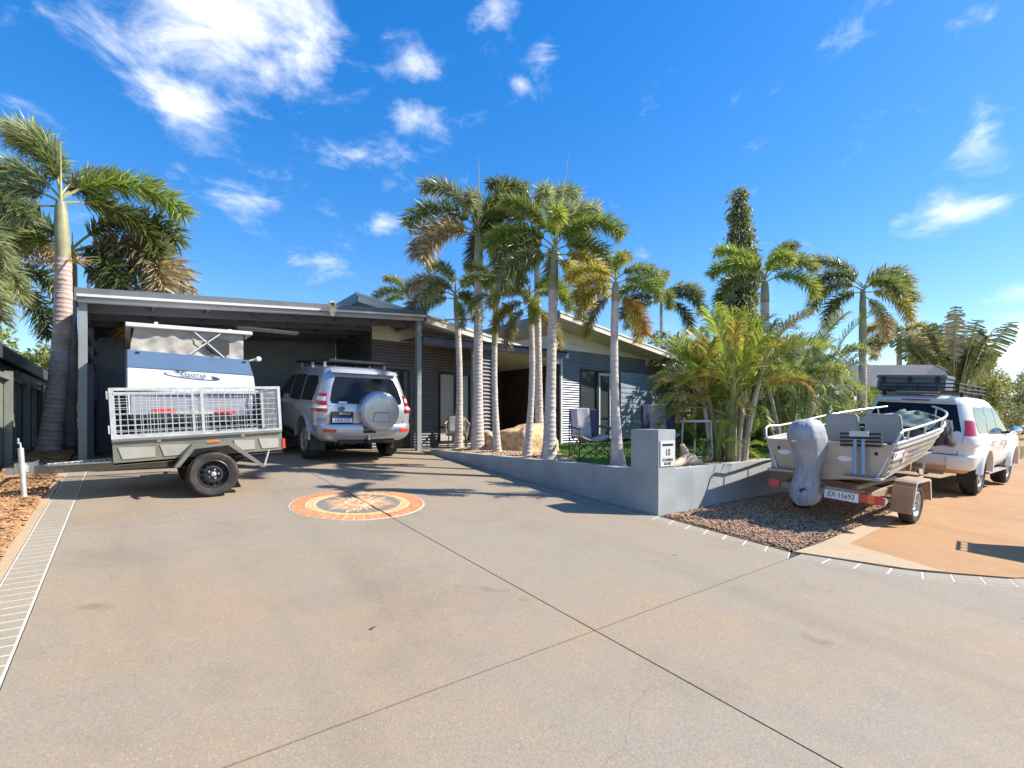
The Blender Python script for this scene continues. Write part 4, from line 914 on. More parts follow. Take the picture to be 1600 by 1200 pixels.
MB().box(X0 - .93, X0 - .72, -.085, -.03, .44, .56).build('clamp', 'galvanised', jk, bevel=.006); MB().tube([(X0 - .86, -.11, .74), (X0 - .86, -.11, .80), (X0 - .86, -.24, .80), (X0 - .86, -.24, .86)], .01, 6).build('crank', 'galvanised', jk)
MB().bar((X0 - .86, -.13, .14), (X0 - .82, -.13, .06), .03, .06).build('fork', 'galvanised', jk); MB().lathe(tyre_prof(.075, .055, .035), 20, (X0 - .80, -.11, .052), 'y').build('castor', 'rubber', jk, smooth=True)
# cage
CZ0, CZ1 = .80, 1.40
def cage_side(p, q, nm, nv):
    p, q = Vector(p), Vector(q); d = (q - p); L_ = d.length; d = d / L_
    f = MB(); up = Vector((0, 0, 1))
    f.bar(p + up*CZ0, q + up*CZ0, .035).bar(p + up*CZ1, q + up*CZ1, .035)
    for t_ in ([0, L_] if L_ < 1.5 else [0, L_*.5, L_]):
        if 0 < t_ < L_: f.bar(p + d*t_ + up*(CZ0 + .0175), p + d*t_ + up*(CZ1 - .0175), .035)
        else: f.bar(p + d*t_ + up*(CZ0 - .018), p + d*t_ + up*(CZ1 + .018), .036)
    fr = f.build('cage_frame', 'galvanised', tr)
    m = MB()
    n = int(L_ / .075)
    for k in range(1, n): a = p + d*(L_*k/n); m.tube([a + up*CZ0, a + up*CZ1], .0038, 5, False)
    for k in range(1, 8): z = CZ0 + (CZ1-CZ0)*k/8; m.tube([p + up*z + Vector((0, .003, 0)), q + up*z + Vector((0, .003, 0))], .0038, 5, False)
    m.build('wire_mesh', 'galvanised', fr, kind='stuff')
    for t_ in (L_*.24, L_*.74):
        a = p + d*t_; MB().bar(a + up*(CZ0 - .07), a + up*(CZ0 - .02), .05, .045).build('cage_foot', 'galvanised', fr)
e = .012
cage_side((X0 + e, -HW + e, 0), (X1 - e, -HW + e, 0), 'near', 1); cage_side((X0 + e, HW - e, 0), (X1 - e, HW - e, 0), 'far', 1)
cage_side((X0 + e, -HW + e + .037, 0), (X0 + e, HW - e - .037, 0), 'a', 1); cage_side((X1 - e, -HW + e + .037, 0), (X1 - e, HW - e - .037, 0), 'b', 1)
for z in (.86, 1.28): MB().box(X0 - .03, X0 - .012, -HW, -HW + .08, z, z + .1).build('hinge', 'galvanised', tr)
# ------------------------------------------------------------------ pop-top camper, seen from behind
ca = thing('camper_trailer', 'white and blue pop-top camper trailer behind the caged trailer', 'camper trailer', (.88, 10.9, .85))
def K(mb, name, m, **k): return mb.build(name, m, ca, False, **k)
CX0, CX1, CY0, CY1 = -.01, 1.77, 9.70, 12.6
prof = [(CX0, 1.42), (CX1 + .03, 1.42), (CX1 + .02, 2.0), (CX1 - .01, 2.3), (CX1 - .08, 2.66), (CX0, 2.70)]
K(MB().prism([(CX0, 2.07), (CX1 + .02, 2.07), (CX1 + .015, 2.1), (CX1 - .02, 2.395), (CX0, 2.43)], (0, CY0, 0), (1, 0, 0), (0, 0, 1), (0, 1, 0), CY1 - CY0), 'body', 'camper_white', bevel=.012)
K(MB().prism([(CX0, 2.431), (CX1 - .02, 2.396), (CX1 - .10, 2.665), (CX0, 2.705)], (0, CY0 + .002, 0), (1, 0, 0), (0, 0, 1), (0, 1, 0), CY1 - CY0 - .004), 'upper_body', 'camper_blue', bevel=.008)
K(MB().box(CX0 - .018, CX0 - .001, CY0 - .01, CY0 + .05, 2.0, 2.7), 'corner_trim', 'frame_black')
K(MB().box(CX0 + .04, CX1 - .02, CY0 + .06, CY1 - .1, 1.66, 2.068), 'lower_body', 'wall_grey', bevel=.01)
for u in (CX0 + .02, CX1 - .06): K(MB().tube([(u, CY0 + .03, 2.05), (u, CY0 + .02, 1.98), (u + .01, CY0 + .02, 1.70)], .014, 6), 'rear_leg', 'white_frame')
K(MB().box(CX0 + .1, CX1 - .1, 9.8, 12.5, 1.30, 1.655), 'chassis', 'plastic_black'); K(MB().box(CX0 + .05, CX1 - .05, CY0 + .03, CY0 + .09, 1.60, 1.70), 'rear_bumper', 'plastic_black')
for u in (.0 + .30, 1.17): K(MB().box(u, u + .30, CY0 + .01, CY0 + .029, 1.73, 1.80), 'tail_lamp', 'reflector_red', bevel=.004)
K(MB().box(.62, 1.15, CY0 + .012, CY0 + .029, 1.725, 1.76), 'number_bar', 'far_cream')
for sy in (.10, 1.68): wheel(ca, sy - .88, -.1, .33, .33, .2, -1, 'steel') if False else None
for u in (.06, 1.70):
    w_ = MB().lathe(tyre_prof(.33, .2, .2), 28, (u, 11.2, .885 + .33), 'x').build('wheel', 'rubber', ca, False, smooth=True)
# canvas walls with folds, roof
def canvas_wall():
    rows = []
    for j in range(9):
        z = 2.69 + (3.06 - 2.69) * j / 8; row = []
        for i in range(57):
            t_ = i / 56; u = CX0 + .06 + (CX1 - .22) * t_; u += .06 * (j / 8 - .5) * (1 if t_ < .5 else 0)
            d_ = .035*math.sin(math.pi*j/8) * (.5 + .5*math.sin(9*t_ + 1.3)) + .012*math.sin(40*t_ + 3*math.sin(j*.9)) + .010*math.sin(17*t_ - j)
            row.append((u, CY0 + .05 + d_, z + .03*t_*(j/8) + -.025*t_*(1 - j/8)))
        rows.append(row)
    return rows
K(MB().grid(canvas_wall()), 'canvas_wall', 'canvas', smooth=True)
K(MB().grid([[(CX0 + .05, CY0 + .05 + 2.7*k/10 + 0, z) for k in range(11)] for z in (2.69, 3.07)]), 'canvas_wall', 'canvas'); K(MB().grid([[(CX1 - .15, CY0 + .05 + 2.7*k/10, z) for k in range(11)] for z in (2.66, 3.1)]), 'canvas_wall', 'canvas')
K(MB().box(1.05, 1.38, CY0 + .022, CY0 + .034, 2.735, 2.985), 'mesh_window', 'canvas_dark')
K(MB().prism([(CX0 - .02, 3.055), (CX1 - .04, 3.10), (CX1 - .04, 3.165), (CX0 - .02, 3.125)], (0, CY0 - .03, 0), (1, 0, 0), (0, 0, 1), (0, 1, 0), 2.8), 'roof', 'gutter_pale', bevel=.01)
for u in (.34, 1.38): K(MB().box(u, u + .045, CY0 + .1, CY0 + .16, 3.13, 3.185), 'roof_bracket', 'camper_white')
for (a, b) in (((.80, 2.69), (1.25, 3.08)), ((.86, 3.08), (1.30, 2.68))): K(MB().bar((a[0], CY0 - .005, a[1]), (b[0], CY0 - .005, b[1]), .018, .012, (0, 1, 0)), 'strut', 'white_frame')
for (u, z) in ((.10, 2.67), (1.58, 2.63)): K(MB().box(u, u + .05, CY0 - .012, CY0 - .0005, z - .01, z + .01), 'catch', 'ink_black')
K(MB().tube([(1.70, CY0 + .1, 2.66), (1.76, CY0 + .08, 2.68), (1.82, CY0 + .06, 2.70)], .018, 8), 'winch', 'white_frame'); K(MB().lathe([(.03, -.03), (.045, -.02), (.045, .03), (.02, .04)], 12, (1.84, CY0 + .06, 2.70), 'y'), 'winch_drum', 'white_frame')
# logo: surfboard outline with palm and lettering
lg = K(MB().prism([(.50 + .39*math.cos(2*math.pi*k/40)*1.0 + .35, 2.335 + .045*math.sin(2*math.pi*k/40) - .03*math.cos(2*math.pi*k/40)) for k in range(40)], (0, CY0 - .006, 0), (1, 0, 0), (0, 0, 1), (0, 1, 0), .003), 'logo', 'ink_blue')
MB().prism([(.50 + .365*math.cos(2*math.pi*k/40) + .345, 2.338 + .037*math.sin(2*math.pi*k/40) - .028*math.cos(2*math.pi*k/40)) for k in range(40)], (0, CY0 - .0085, 0), (1, 0, 0), (0, 0, 1), (0, 1, 0), .002).build('logo_field', 'plate_white', lg, False)
MB().prism([(1.11, 2.35), (1.13, 2.295), (1.19, 2.29), (1.235, 2.312), (1.19, 2.338), (1.15, 2.348)], (0, CY0 - .011, 0), (1, 0, 0), (0, 0, 1), (0, 1, 0), .002).build('logo_nose', 'ink_blue', lg, False)
text('logo_text', 'TRANSTAR', .058, 'ink_blue', lg, (.83, CY0 - .0105, 2.350), (R(90), R(4.0), 0), .001, False, sx=1.45); text('logo_text', 'CAMPER TRAILERS', .028, 'ink_blue', lg, (.84, CY0 - .0105, 2.318), (R(90), R(4.0), 0), .001, False, sx=1.5)
mb = MB()
for (a, ln) in ((20, .13), (60, .06), (110, .05), (155, .12), (190, .10), (-15, .1)):
    c, s_ = math.cos(R(a)), math.sin(R(a)); x, z = .68, 2.405
    mb.prism([(x, z - .004), (x + ln*.5*c, z + ln*.5*s_*.6 + .012), (x + ln*c, z + ln*s_*.4 - .012), (x + ln*.5*c, z + ln*.5*s_*.6 - .0)], (0, CY0 - .009, 0), (1, 0, 0), (0, 0, 1), (0, 1, 0), .002)
mb.build('logo_palm', 'ink_black', lg, False)
# ------------------------------------------------------------------ aluminium dinghy on its trailer
BL = 4.05
boat = thing('aluminium_boat', 'aluminium fishing dinghy with rails on a road trailer', 'boat', (7.60, 2.88, 0))
boat.matrix_basis = Matrix.Translation((7.60, 2.82, .78)) @ Matrix.Rotation(R(-3.4), 4, 'Y') @ Matrix.Rotation(R(1.5), 4, 'X'); ROOTM[boat.name] = boat.matrix_basis.copy()
def beam(t):   # half beam at the gunwale
    return .80 * (1 - max(0, (t - .45) / .55) ** 2.3 * .985) if t > .45 else .775 + .025 * (t / .45)
def sheer(t): return .545 + .20 * t ** 1.8
def keelz(t): return .02 + (.52 * ((t - .72) / .28) ** 2 if t > .72 else 0)
def section(t, off=0):
    b, zs, zk = beam(t), sheer(t), keelz(t); ch = .80 - .35 * t
    cz_ = zk + .10 + .10 * t; cb = b * ch + .06
    cb = min(cb, b * .97)
    pts = [(0, zk), (cb * .5, zk + (cz_ - zk) * .42), (cb, cz_)]
    n = 5
    for i in range(1, n + 1):       # pressed strakes stepping out up the topsides
        f0, f1 = (i - 1) / n, i / n
        y1 = cb + (b - cb) * f1; z0_, z1 = cz_ + (zs - cz_) * f0, cz_ + (zs - cz_) * f1
        pts += [(y1 - .002, z0_ + .010), (y1 + .004, z1 - .016), (y1 - .020, z1 - .006)] if i < n else [(y1 - .002, z0_ + .010), (y1, z1)]
    return pts
ts = [0, .06, .12, .2, .3, .4, .5, .6, .68, .75, .81, .86, .9, .94, .97, 1]
rows_r, rows_l, inn = [], [], []
def bowx(t, z, zs, zk): return BL * t + (.18 * t ** 4) * ((z - zk) / max(.01, zs - zk))
for t_ in ts:
    P = section(t_); zs, zk = sheer(t_), keelz(t_)
    rows_r.append([(bowx(t_, z, zs, zk), -y, z) for y, z in P]); rows_l.append([(bowx(t_, z, zs, zk), y, z) for y, z in P])
hull = MB().grid(rows_r).grid(rows_l)
ho = hull.build('hull', 'aluminium', boat, smooth=25)
md = ho.modifiers.new('thickness', 'SOLIDIFY'); md.thickness = .006; md.offset = 0
P = section(0); tp = [(-y, z) for y, z in P[::-1]] + [(y, z) for y, z in P[1:]]
tr_o = MB().prism([(y, z) for y, z in tp if True], (-.012, 0, 0), (0, 1, 0), (0, 0, 1), (1, 0, 0), .03).build('transom', 'aluminium', boat)
MB().box(-.17, -.013, -.70, -.25, .095, .125).build('transom_step', 'aluminium', tr_o, bevel=.008); MB().box(-.17, -.013, .25, .70, .095, .125).build('transom_step', 'aluminium', tr_o, bevel=.008)
for y in (-.6, .6):
    MB().lathe([(0, -.004), (.022, -.003), (.024, 0)], 12, (-.014, y, .42), 'x').build('drain_plug', 'plastic_black', tr_o)
MB().prism([(.09*math.cos(2*math.pi*k/20), .035*math.sin(2*math.pi*k/20)) for k in range(20)], (-.016, .52, .36), (0, 1, 0), (0, 0, 1), (1, 0, 0), .003).build('maker_badge', 'plate_white', tr_o)
MB().prism([(.09*math.cos(2*math.pi*k/20), .035*math.sin(2*math.pi*k/20)) for k in range(20)], (-.016, -.25, .33), (0, 1, 0), (0, 0, 1), (1, 0, 0), .003).build('maker_badge', 'plate_white', tr_o)
MB().box(.02, 3.0, -.55, .55, .16, .18).build('deck_floor', 'aluminium', boat)
MB().box(.03, .32, -.72, .72, .44, .47).build('rear_thwart', 'aluminium_bright', boat); MB().box(1.45, 1.8, -.70, .70, .40, .43).build('middle_thwart', 'aluminium_bright', boat); MB().box(2.7, 3.6, -.45, .45, .52, .55).build('foredeck', 'aluminium_bright', boat)
for sd in (-1, 1):
    gw = [(bowx(t_, 1, 1, 0), sd*(beam(t_) + .005), sheer(t_) + .005) for t_ in ts]
    MB().tube(gw, .02, 8).build('gunwale', 'aluminium_bright', boat, smooth=True)
    top = [(-.02, sd*.76, .30) if sd < 0 else (-.02, sd*.76, .30), (.02, sd*.80, .58), (.07, sd*.83, .685), (.16, sd*.84, .715)] + [(bowx(t_, 1, 1, 0), sd*(beam(t_) + .03), sheer(t_) + .155) for t_ in ts[2:13]]
    top[0] = (-.03, sd*.62, .12)
    rl = MB().tube(top, .0165, 8).build('grab_rail', 'aluminium_bright', boat, smooth=True)
    for t_ in (.12, .3, .5, .7, .86):
        x = bowx(t_, 1, 1, 0); MB().tube([(x, sd*(beam(t_) + .01), sheer(t_)), (x, sd*(beam(t_) + .03), sheer(t_) + .155)], .013, 6).build('stanchion', 'aluminium_bright', rl)
    sk = [(bowx(t_, 0, 1, 0), sd*(section(t_)[2][0] + .004), section(t_)[2][1]) for t_ in ts]
    MB().tube(sk, .016, 6).build('chine_strip', 'aluminium_bright', boat, smooth=True)
# stickers and registration letters on the starboard side
def side_at(x, z):
    t_ = x / BL; P = section(t_)
    for a, b in zip(P, P[1:]):
        if a[1] <= z <= b[1] + 1e-6: return a[0] + (b[0] - a[0]) * (z - a[1]) / max(1e-6, b[1] - a[1])
    return P[-1][0]
def decal(x0, x1, z0, z1, m, nm='sticker'):
    MB().add([(x, -side_at(x, z) - .009, z) for x, z in ((x0, z0), (x1, z0 + .01), (x1, z1 + .01), (x0, z1))], [(0, 1, 2, 3)]).build(nm, m, ho)
decal(.10, .50, .33, .44, 'plate_white'); decal(.14, .20, .335, .41, 'plate_blue'); decal(.36, .48, .345, .44, 'lamp_orange')
decal(.56, .72, .34, .45, 'cushion'); decal(.56, .70, .24, .31, 'cushion')
yl = side_at(1.05, .40)
text('registration', 'DD77', .21, 'plastic_grey', ho, (1.12, -yl - .022, .405), (R(90 - 16), 0, R(0)), .002, sx=.85)
tag_none = None
def tapered_box(w0, w1, d, h):   # seat back shape
    pass
for (y, x, lab) in ((-.02, .55, 'grey padded boat seat nearer the covered outboard'), (-.50, .60, 'grey padded boat seat beside the right-hand rail')):
    s = thing('boat_chair', lab, 'boat seat', (0, 0, 0), group='folding boat seats'); s.matrix_basis = ROOTM['aluminium_boat'] @ Matrix.Translation((x, y, .47)) @ Matrix.Rotation(R(-8), 4, 'Z')
    poly = []
    for (cx_, cz_, a0) in ((.17, .36, 0), (-.17, .36, 90), (-.185, .06, 180), (.185, .06, 270)):
        for k in range(5): a = R(a0 + 90*k/4); poly.append((cx_ + .045*math.cos(a), cz_ + .045*math.sin(a)))
    MB().prism(poly, (0, 0, .02), (0, 1, 0), (-.12, 0, 1), (1, 0, 0), .06).build('backrest', 'seat_grey', s, bevel=.016, smooth=True)
    MB().box(.05, .44, -.2, .2, .02, .09).build('cushion', 'seat_grey', s, bevel=.02); MB().tube([(.2, 0, -.04), (.2, 0, .02)], .04, 10).build('pedestal', 'plastic_black', s)
    MB().lathe([(0, -.03), (.035, -.02), (.035, .02), (0, .03)], 12, (.05, -.215, .06), 'y').build('hinge', 'gutter_pale', s)
# outboard under a fabric cover
ob = thing('covered_outboard', 'outboard motor under a baggy grey fabric cover on the boat transom', 'outboard motor', (0, 0, 0)); ob.matrix_basis = Matrix.Translation((7.40, 2.98, .43))
rng = random.Random(5)
def cover_rows():
    rows = []
    lv = [(.02,.07,.15,.00),(.06,.13,.185,.02),(.14,.17,.205,.02),(.25,.155,.175,.02),(.40,.125,.14,.03),(.55,.13,.15,.06),(.68,.16,.20,.09),(.82,.19,.255,.09),(.94,.205,.285,.06),(1.05,.20,.28,.05),(1.13,.175,.245,.06),(1.18,.13,.19,.07),(1.20,.06,.09,.07),(1.202,.001,.001,.07)]
    zs = [lv[0][0] + (1.18 - .02)*k/44 for k in range(45)] + [1.195, 1.202]
    from mathutils import noise
    for i, z in enumerate(zs):
        wy, wx, cx_ = (lerp_tab(lv, z, k) for k in (1, 2, 3)); row = []
        for k in range(97):
            a = 2*math.pi*k/96; c, s_ = math.cos(a), math.sin(a)
            e = 2/2.6; x = wx*math.copysign(abs(c)**e, c); y = wy*math.copysign(abs(s_)**e, s_)
            pq = Vector((c*1.6, s_*1.6, z*3.2)); w = noise.noise(pq)*.8; ridge = 1 - abs(noise.noise(Vector((c*3 + w, s_*3 - w, z*2.2 + 5))))*2.2
            amp = .10 if z < .62 else .05
            pl = max(0, 1 - abs(z - .42)/.34); fold = 1 + amp*ridge*.9 + .06*w + .03*math.sin(7*a + z*5 + 3*w) + pl*(.20*abs(math.sin(3.5*a + 1.2*math.sin(z*5) + w*2))**.6 - .12)
            if z > 1.12: fold = 1 + (fold - 1)*.5
            row.append((cx_ + x*fold, y*fold + .015*math.sin(z*7), z + .015*w))
        rows.append(row)
    return rows
MB().grid(cover_rows()).build('fabric_cover', 'cover_grey', ob, smooth=180)
MB().lathe([(.0, -.12), (.05, -.09), (.06, .02), (.05, .12), (0, .16)], 14, (.02, .03, .02), 'y').build('gearcase', 'plastic_black', ob, smooth=True)
MB().prism([(-.05, -.02), (.0, .0), (.06, .03), (.01, -.005), (.05, -.03), (-.02, -.03), (-.03, -.07), (-.055, -.04)], (-.193, -.05, .27), (0, -1, 0), (0, 0, 1), (1, 0, 0), .006).build('tear', 'ink_black', ob)
MB().prism([(-.03, -.008), (.035, -.006), (.03, .010), (-.028, .008)], (-.222, .06, .90), (0, -1, 0), (0, 0, 1), (1, 0, 0), .02).build('maker_mark', 'plate_white', ob)
# rod holder board with two blue tubes
rh = thing('rod_rack', 'black slotted rod rack with two blue tubes on the boat transom', 'rod rack'); rh.matrix_basis = Matrix.Translation((7.55, 2.33, 1.0))
for k in range(4): MB().box(-.05, .02, -.19, .27, .27 + k*.05, .30 + k*.05).build('slat', 'plastic_black', rh, bevel=.004)
for y in (.0, .09): MB().tube([(-.06, y, -.08), (-.06, y, .37)], .021, 12).build('tube', 'pad_blue', rh, smooth=True)
MB().box(-.075, -.051, -.06, .15, .40, .47).build('bracket', 'gutter_pale', rh)
tp = thing('green_tarp', 'dark green tarpaulin folded over the boat bow', 'tarpaulin'); tp.matrix_basis = ROOTM['aluminium_boat'].copy()
rows = []
for i in range(14):
    t_ = .42 + .5*i/13; b = max(.12, beam(t_) - .06)
    rows.append([(BL*t_, b*(k/10 - 1), sheer(t_) + .02 + .02*math.sin(k*1.3 + i*.8) + .03*math.sin(k*.6 - i) + .05*math.sin(math.pi*k/20)) for k in range(21)])
tm = MB().grid(rows).build('sheet', 'tarp_green', tp, smooth=180)
md = tm.modifiers.new('thickness', 'SOLIDIFY'); md.thickness = .02
# boat trailer
bt = thing('boat_trailer', 'dusty steel boat trailer with boxy mudguards under the dinghy', 'boat trailer'); bt.matrix_basis = Matrix.Translation((7.60, 2.85, gz(0, 2.85))) @ Matrix.Rotation(TILT, 4, 'X')
def B(mb, name, m, **k): return mb.build(name, m, bt, **k)
for sd in (-1, 1):
    B(MB().bar((.0, sd*.52, .45), (2.6, sd*.45, .47), .05, .08), 'side_rail', 'steel_dusty'); B(MB().bar((2.6, sd*.45, .47), (4.3, sd*.04, .47), .05, .08), 'drawbar', 'steel_dusty')
    B(MB().tube([(.1, sd*.32, .50), (1.8, sd*.30, .52)], .035, 8), 'skid', 'steel_dusty')
for x in (.06, .8, 1.6, 2.4): B(MB().bar((x, -.5, .44), (x, .5, .44), .05, .06), 'cross_member', 'steel_dusty')
B(MB().tube([(1.12, -.78, .29), (1.12, .78, .29)], .025, 8), 'axle', 'steel_dusty')
for sd in (-1, 1):
    yc = sd*.69; wheel(bt, 1.12, yc, .275, .275, .17, sd, 'galv')
    out = [[(x, yc + dy, z) for dy in (-.12, .12)] for x, z in ((.72, .30), (.78, .60), (.84, .625), (1.38, .625), (1.46, .60), (1.60, .30))]
    o = MB().grid(out); flat = [(.72, .30), (.78, .60), (.84, .625), (1.38, .625), (1.46, .60), (1.60, .30)]
    gdo = o.build('mudguard', 'steel_dusty', bt); md = gdo.modifiers.new('thickness', 'SOLIDIFY'); md.thickness = .012
    MB().prism([(x, z) for x, z in flat] + [(1.57, .30), (1.43, .57), (1.36, .595), (.86, .595), (.81, .57), (.75, .30)], (0, yc + sd*.12, 0), (1, 0, 0), (0, 0, 1), (0, sd, 0), .008).build('guard_lip', 'galvanised', gdo)
    MB().box(.705, .718, yc - .12, yc + .12, .18, .55).build('guard_back', 'steel_dusty', gdo)
    B(MB().bar((.72, sd*.5, .33), (.72, sd*.62, .33), .04), 'guard_bracket', 'steel_dusty')
lb = B(MB().box(-.09, -.05, -.72, .72, .37, .46), 'lamp_board', 'steel_dusty')
for (y0, y1, m) in ((-.615, -.535, 'lamp_orange'), (-.534, -.45, 'reflector_red'), (-.70, -.616, 'reflector_red'), (.55, .70, 'reflector_red')): MB().box(-.115, -.0905, y0, y1, .365, .475).build('tail_lamp', m, lb, bevel=.004)
pl = MB().box(-.104, -.092, -.435, -.035, .345, .46).build('number_plate', 'plate_white', lb); text('plate_number', 'EX·15693', .10, 'ink_black', pl, (-.105, -.235, .402), (R(90), 0, R(-90)), .001, sx=.80)
MB().box(-.10, -.0505, -.44, -.03, .465, .50).build('plate_hood', 'steel_dusty', lb)
B(MB().bar((.0, -.5, .42), (-.05, -.72, .415), .05), 'lamp_arm', 'galvanised'); B(MB().bar((3.7, 0, .47), (3.75, 0, 1.05), .07, .07), 'winch_post', 'steel_dusty'); B(MB().bar((4.25, 0, .47), (4.5, 0, .47), .08, .07), 'coupling', 'galvanised')
B(MB().tube([(4.1, -.12, .12), (4.1, -.12, .62)], .025, 10), 'jockey_wheel', 'galvanised')
# ------------------------------------------------------------------ wheelie bin just right of the picture; only its shadow shows
bn = thing('wheelie_bin', 'green wheelie bin on the apron whose shadow falls across it', 'bin')
E2 = 1.06; tipu, tipv = 7.62, 1.40
LEN = E2 / math.tan(SUN_EL)
bn.matrix_basis = Matrix.Translation((tipu + SUN_AZ.x*LEN + .22, tipv + SUN_AZ.y*LEN - .28, gz(0, tipv + SUN_AZ.y*LEN))) @ Matrix.Rotation(R(10), 4, 'Z')
def frustum(a, b, z0, z1): return [(-a, -b, z0), (a, -b, z0), (a, b, z0), (-a, b, z0)]
mb = MB().add([(-.2, -.24, .06), (.2, -.24, .06), (.2, .24, .06), (-.2, .24, .06), (-.27, -.34, .97), (.27, -.34, .97), (.27, .34, .97), (-.27, .34, .97)], [(0,3,2,1),(4,5,6,7),(0,1,5,4),(1,2,6,5),(2,3,7,6),(3,0,4,7)]); mb.build('tub', 'bin_green', bn, bevel=.02)
MB().box(-.29, .29, -.36, .34, .975, 1.03).build('lid', 'bin_green', bn, bevel=.015)
MB().tube([(-.27, .34, .98), (-.27, .42, 1.02), (.27, .42, 1.02), (.27, .34, .98)], .018, 8).bar((-.09, .34, .99), (-.09, .42, 1.02), .02).bar((.09, .34, .99), (.09, .42, 1.02), .02).build('handle', 'bin_green', bn)
for sx in (-.24, .24): MB().lathe(tyre_prof(.1, .05, .05), 20, (sx, .26, .1), 'x').build('wheel', 'rubber', bn)
# ------------------------------------------------------------------ garden furniture
def camp_chair(label, u, v, face, sc=1.0):
    c = thing('camp_chair', label, 'camp chair', (u, v, GZ), face, group='folding camp chairs on the lawn'); c.scale = (sc,)*3
    # front towards -y
    def back(x, z): return .16 + .22*(z - .4) - .05*(1 - (x/.3)**2)*.0 - .07*math.cos(min(1, abs(x)/.3)*math.pi/2)*-1
    xs = [-.30 + .06*k for k in range(11)]
    for (a, b, m, nm) in ((-.30, -.16, 'chair_navy', 'back_side'), (-.16, .16, 'chair_grey', 'back_panel'), (.16, .30, 'chair_navy', 'back_side')):
        rows = [[(a + (b-a)*k/6, back(a + (b-a)*k/6, z), z + (.03*math.cos(math.pi*(a + (b-a)*k/6)/.6) if z > .9 else 0)) for k in range(7)] for z in (.40, .5, .6, .7, .8, .9, .96, .98)]
        o = MB().grid(rows).build(nm, m, c, smooth=True); md = o.modifiers.new('t', 'SOLIDIFY'); md.thickness = .03
    rows = [[(x, y, .40 + .10*(abs(x)/.3)**2 - .05*math.cos((y+.1)/.3)*.6) for x in xs] for y in (-.32, -.2, -.08, .06, .2)]
    o = MB().grid(rows).build('seat', 'chair_grey', c, smooth=True); md = o.modifiers.new('t', 'SOLIDIFY'); md.thickness = .03
    for sd in (-1, 1):
        rows = [[(sd*(.32 + .06*math.sin(k*.9)), y, .66 - .10*(k/4)) for k in range(5)] for y in (-.34, -.2, 0, .2)]
        rows = [[(sd*(.30 + .02*k), y, z0 - (.02 if k in (0, 4) else 0)) for k in range(5)] for y, z0 in ((-.34, .60), (-.2, .63), (0, .645), (.2, .66))]
        a = MB().grid(rows).build('armrest', 'chair_navy', c, smooth=True); md = a.modifiers.new('t', 'SOLIDIFY'); md.thickness = .025
        rows = [[(sd*(.31 + .05*j), y, .62 - .05*j**2 - .0) for j in range(4)] for y in (-.33, -.1, .15)]
        for (p, q) in (((sd*.34, -.33, 0), (sd*.34, -.33, .62)), ((sd*.30, .30, 0), (sd*.31, .24, 1.0))): MB().tube([p, q], .011, 6).build('leg', 'frame_black', c)
    for (p, q) in (((-.34, -.33, .02), (.30, -.30, .40)), ((.34, -.33, .02), (-.30, -.30, .40)), ((-.30, .30, .02), (.30, .2, .42)), ((.30, .30, .02), (-.30, .2, .42)), ((-.34, -.33, .02), (-.30, .28, .40)), ((-.30, .30, .02), (-.34, -.3, .40)), ((.34, -.33, .02), (.30, .28, .40)), ((.30, .30, .02), (.34, -.3, .40))): MB().tube([p, q], .010, 6).build('brace', 'frame_black', c)
    return c
camp_chair('grey and navy folding camp chair standing alone near the sliding window', 6.86, 6.55, R(-22), .94)
camp_chair('grey and navy camp chair half hidden behind the letterbox pillar', 7.95, 5.75, R(-45), 1.02)
tb = thing('garden_table', 'pale metal garden table behind the letterbox pillar', 'table', (8.25, 5.05, GZ), R(10))
MB().prism([(.40*math.cos(2*math.pi*k/28), .40*math.sin(2*math.pi*k/28)) for k in range(28)], (0, 0, .68), (1, 0, 0), (0, 1, 0), (0, 0, 1), .04).build('table_top', 'white_frame', tb, bevel=.006)
for sx in (-1, 1): MB().tube([(sx*.28, -.25, .68), (sx*.28, -.28, .06), (sx*.28, -.24, .02), (sx*.28, .24, .02), (sx*.28, .28, .06), (sx*.28, .25, .68)], .016, 8).build('leg_frame', 'white_frame', tb, smooth=True)
wk = thing('wicker_chair', 'wicker armchair with pale cushion on the porch', 'armchair', (7.15, 11.75, .884), R(-30))
for k in range(12):
    a = R(-15 + 210*k/11); x, y = .30*math.cos(a), .28*math.sin(a); h = .62 + .28*max(0, math.sin(a))**2
    MB().tube([(x, y, .36), (x*1.12, y*1.12, h)], .012, 6).build('upright', 'wicker', wk)
rim = [(.34*math.cos(R(-20 + 220*k/20)), .32*math.sin(R(-20 + 220*k/20)), .62 + .28*max(0, math.sin(R(-20 + 220*k/20)))**2) for k in range(21)]
MB().tube(rim, .026, 8).build('arm_rim', 'wicker', wk, smooth=True)
MB().prism([(.30*math.cos(2*math.pi*k/20), .28*math.sin(2*math.pi*k/20)) for k in range(20)], (0, 0, .32), (1, 0, 0), (0, 1, 0), (0, 0, 1), .05).build('seat', 'wicker', wk)
MB().box(-.22, .22, -.22, .18, .37, .45).build('cushion', 'cushion', wk, bevel=.03, smooth=True); MB().box(-.22, .22, .16, .24, .45, .85).build('back_cushion', 'cushion', wk, bevel=.03, smooth=True)
for sx in (-1, 1):
    for sy in (-1, 1): MB().tube([(sx*.22, sy*.2, .33), (sx*.25, sy*.24, 0)], .018, 6).build('leg', 'wicker', wk)
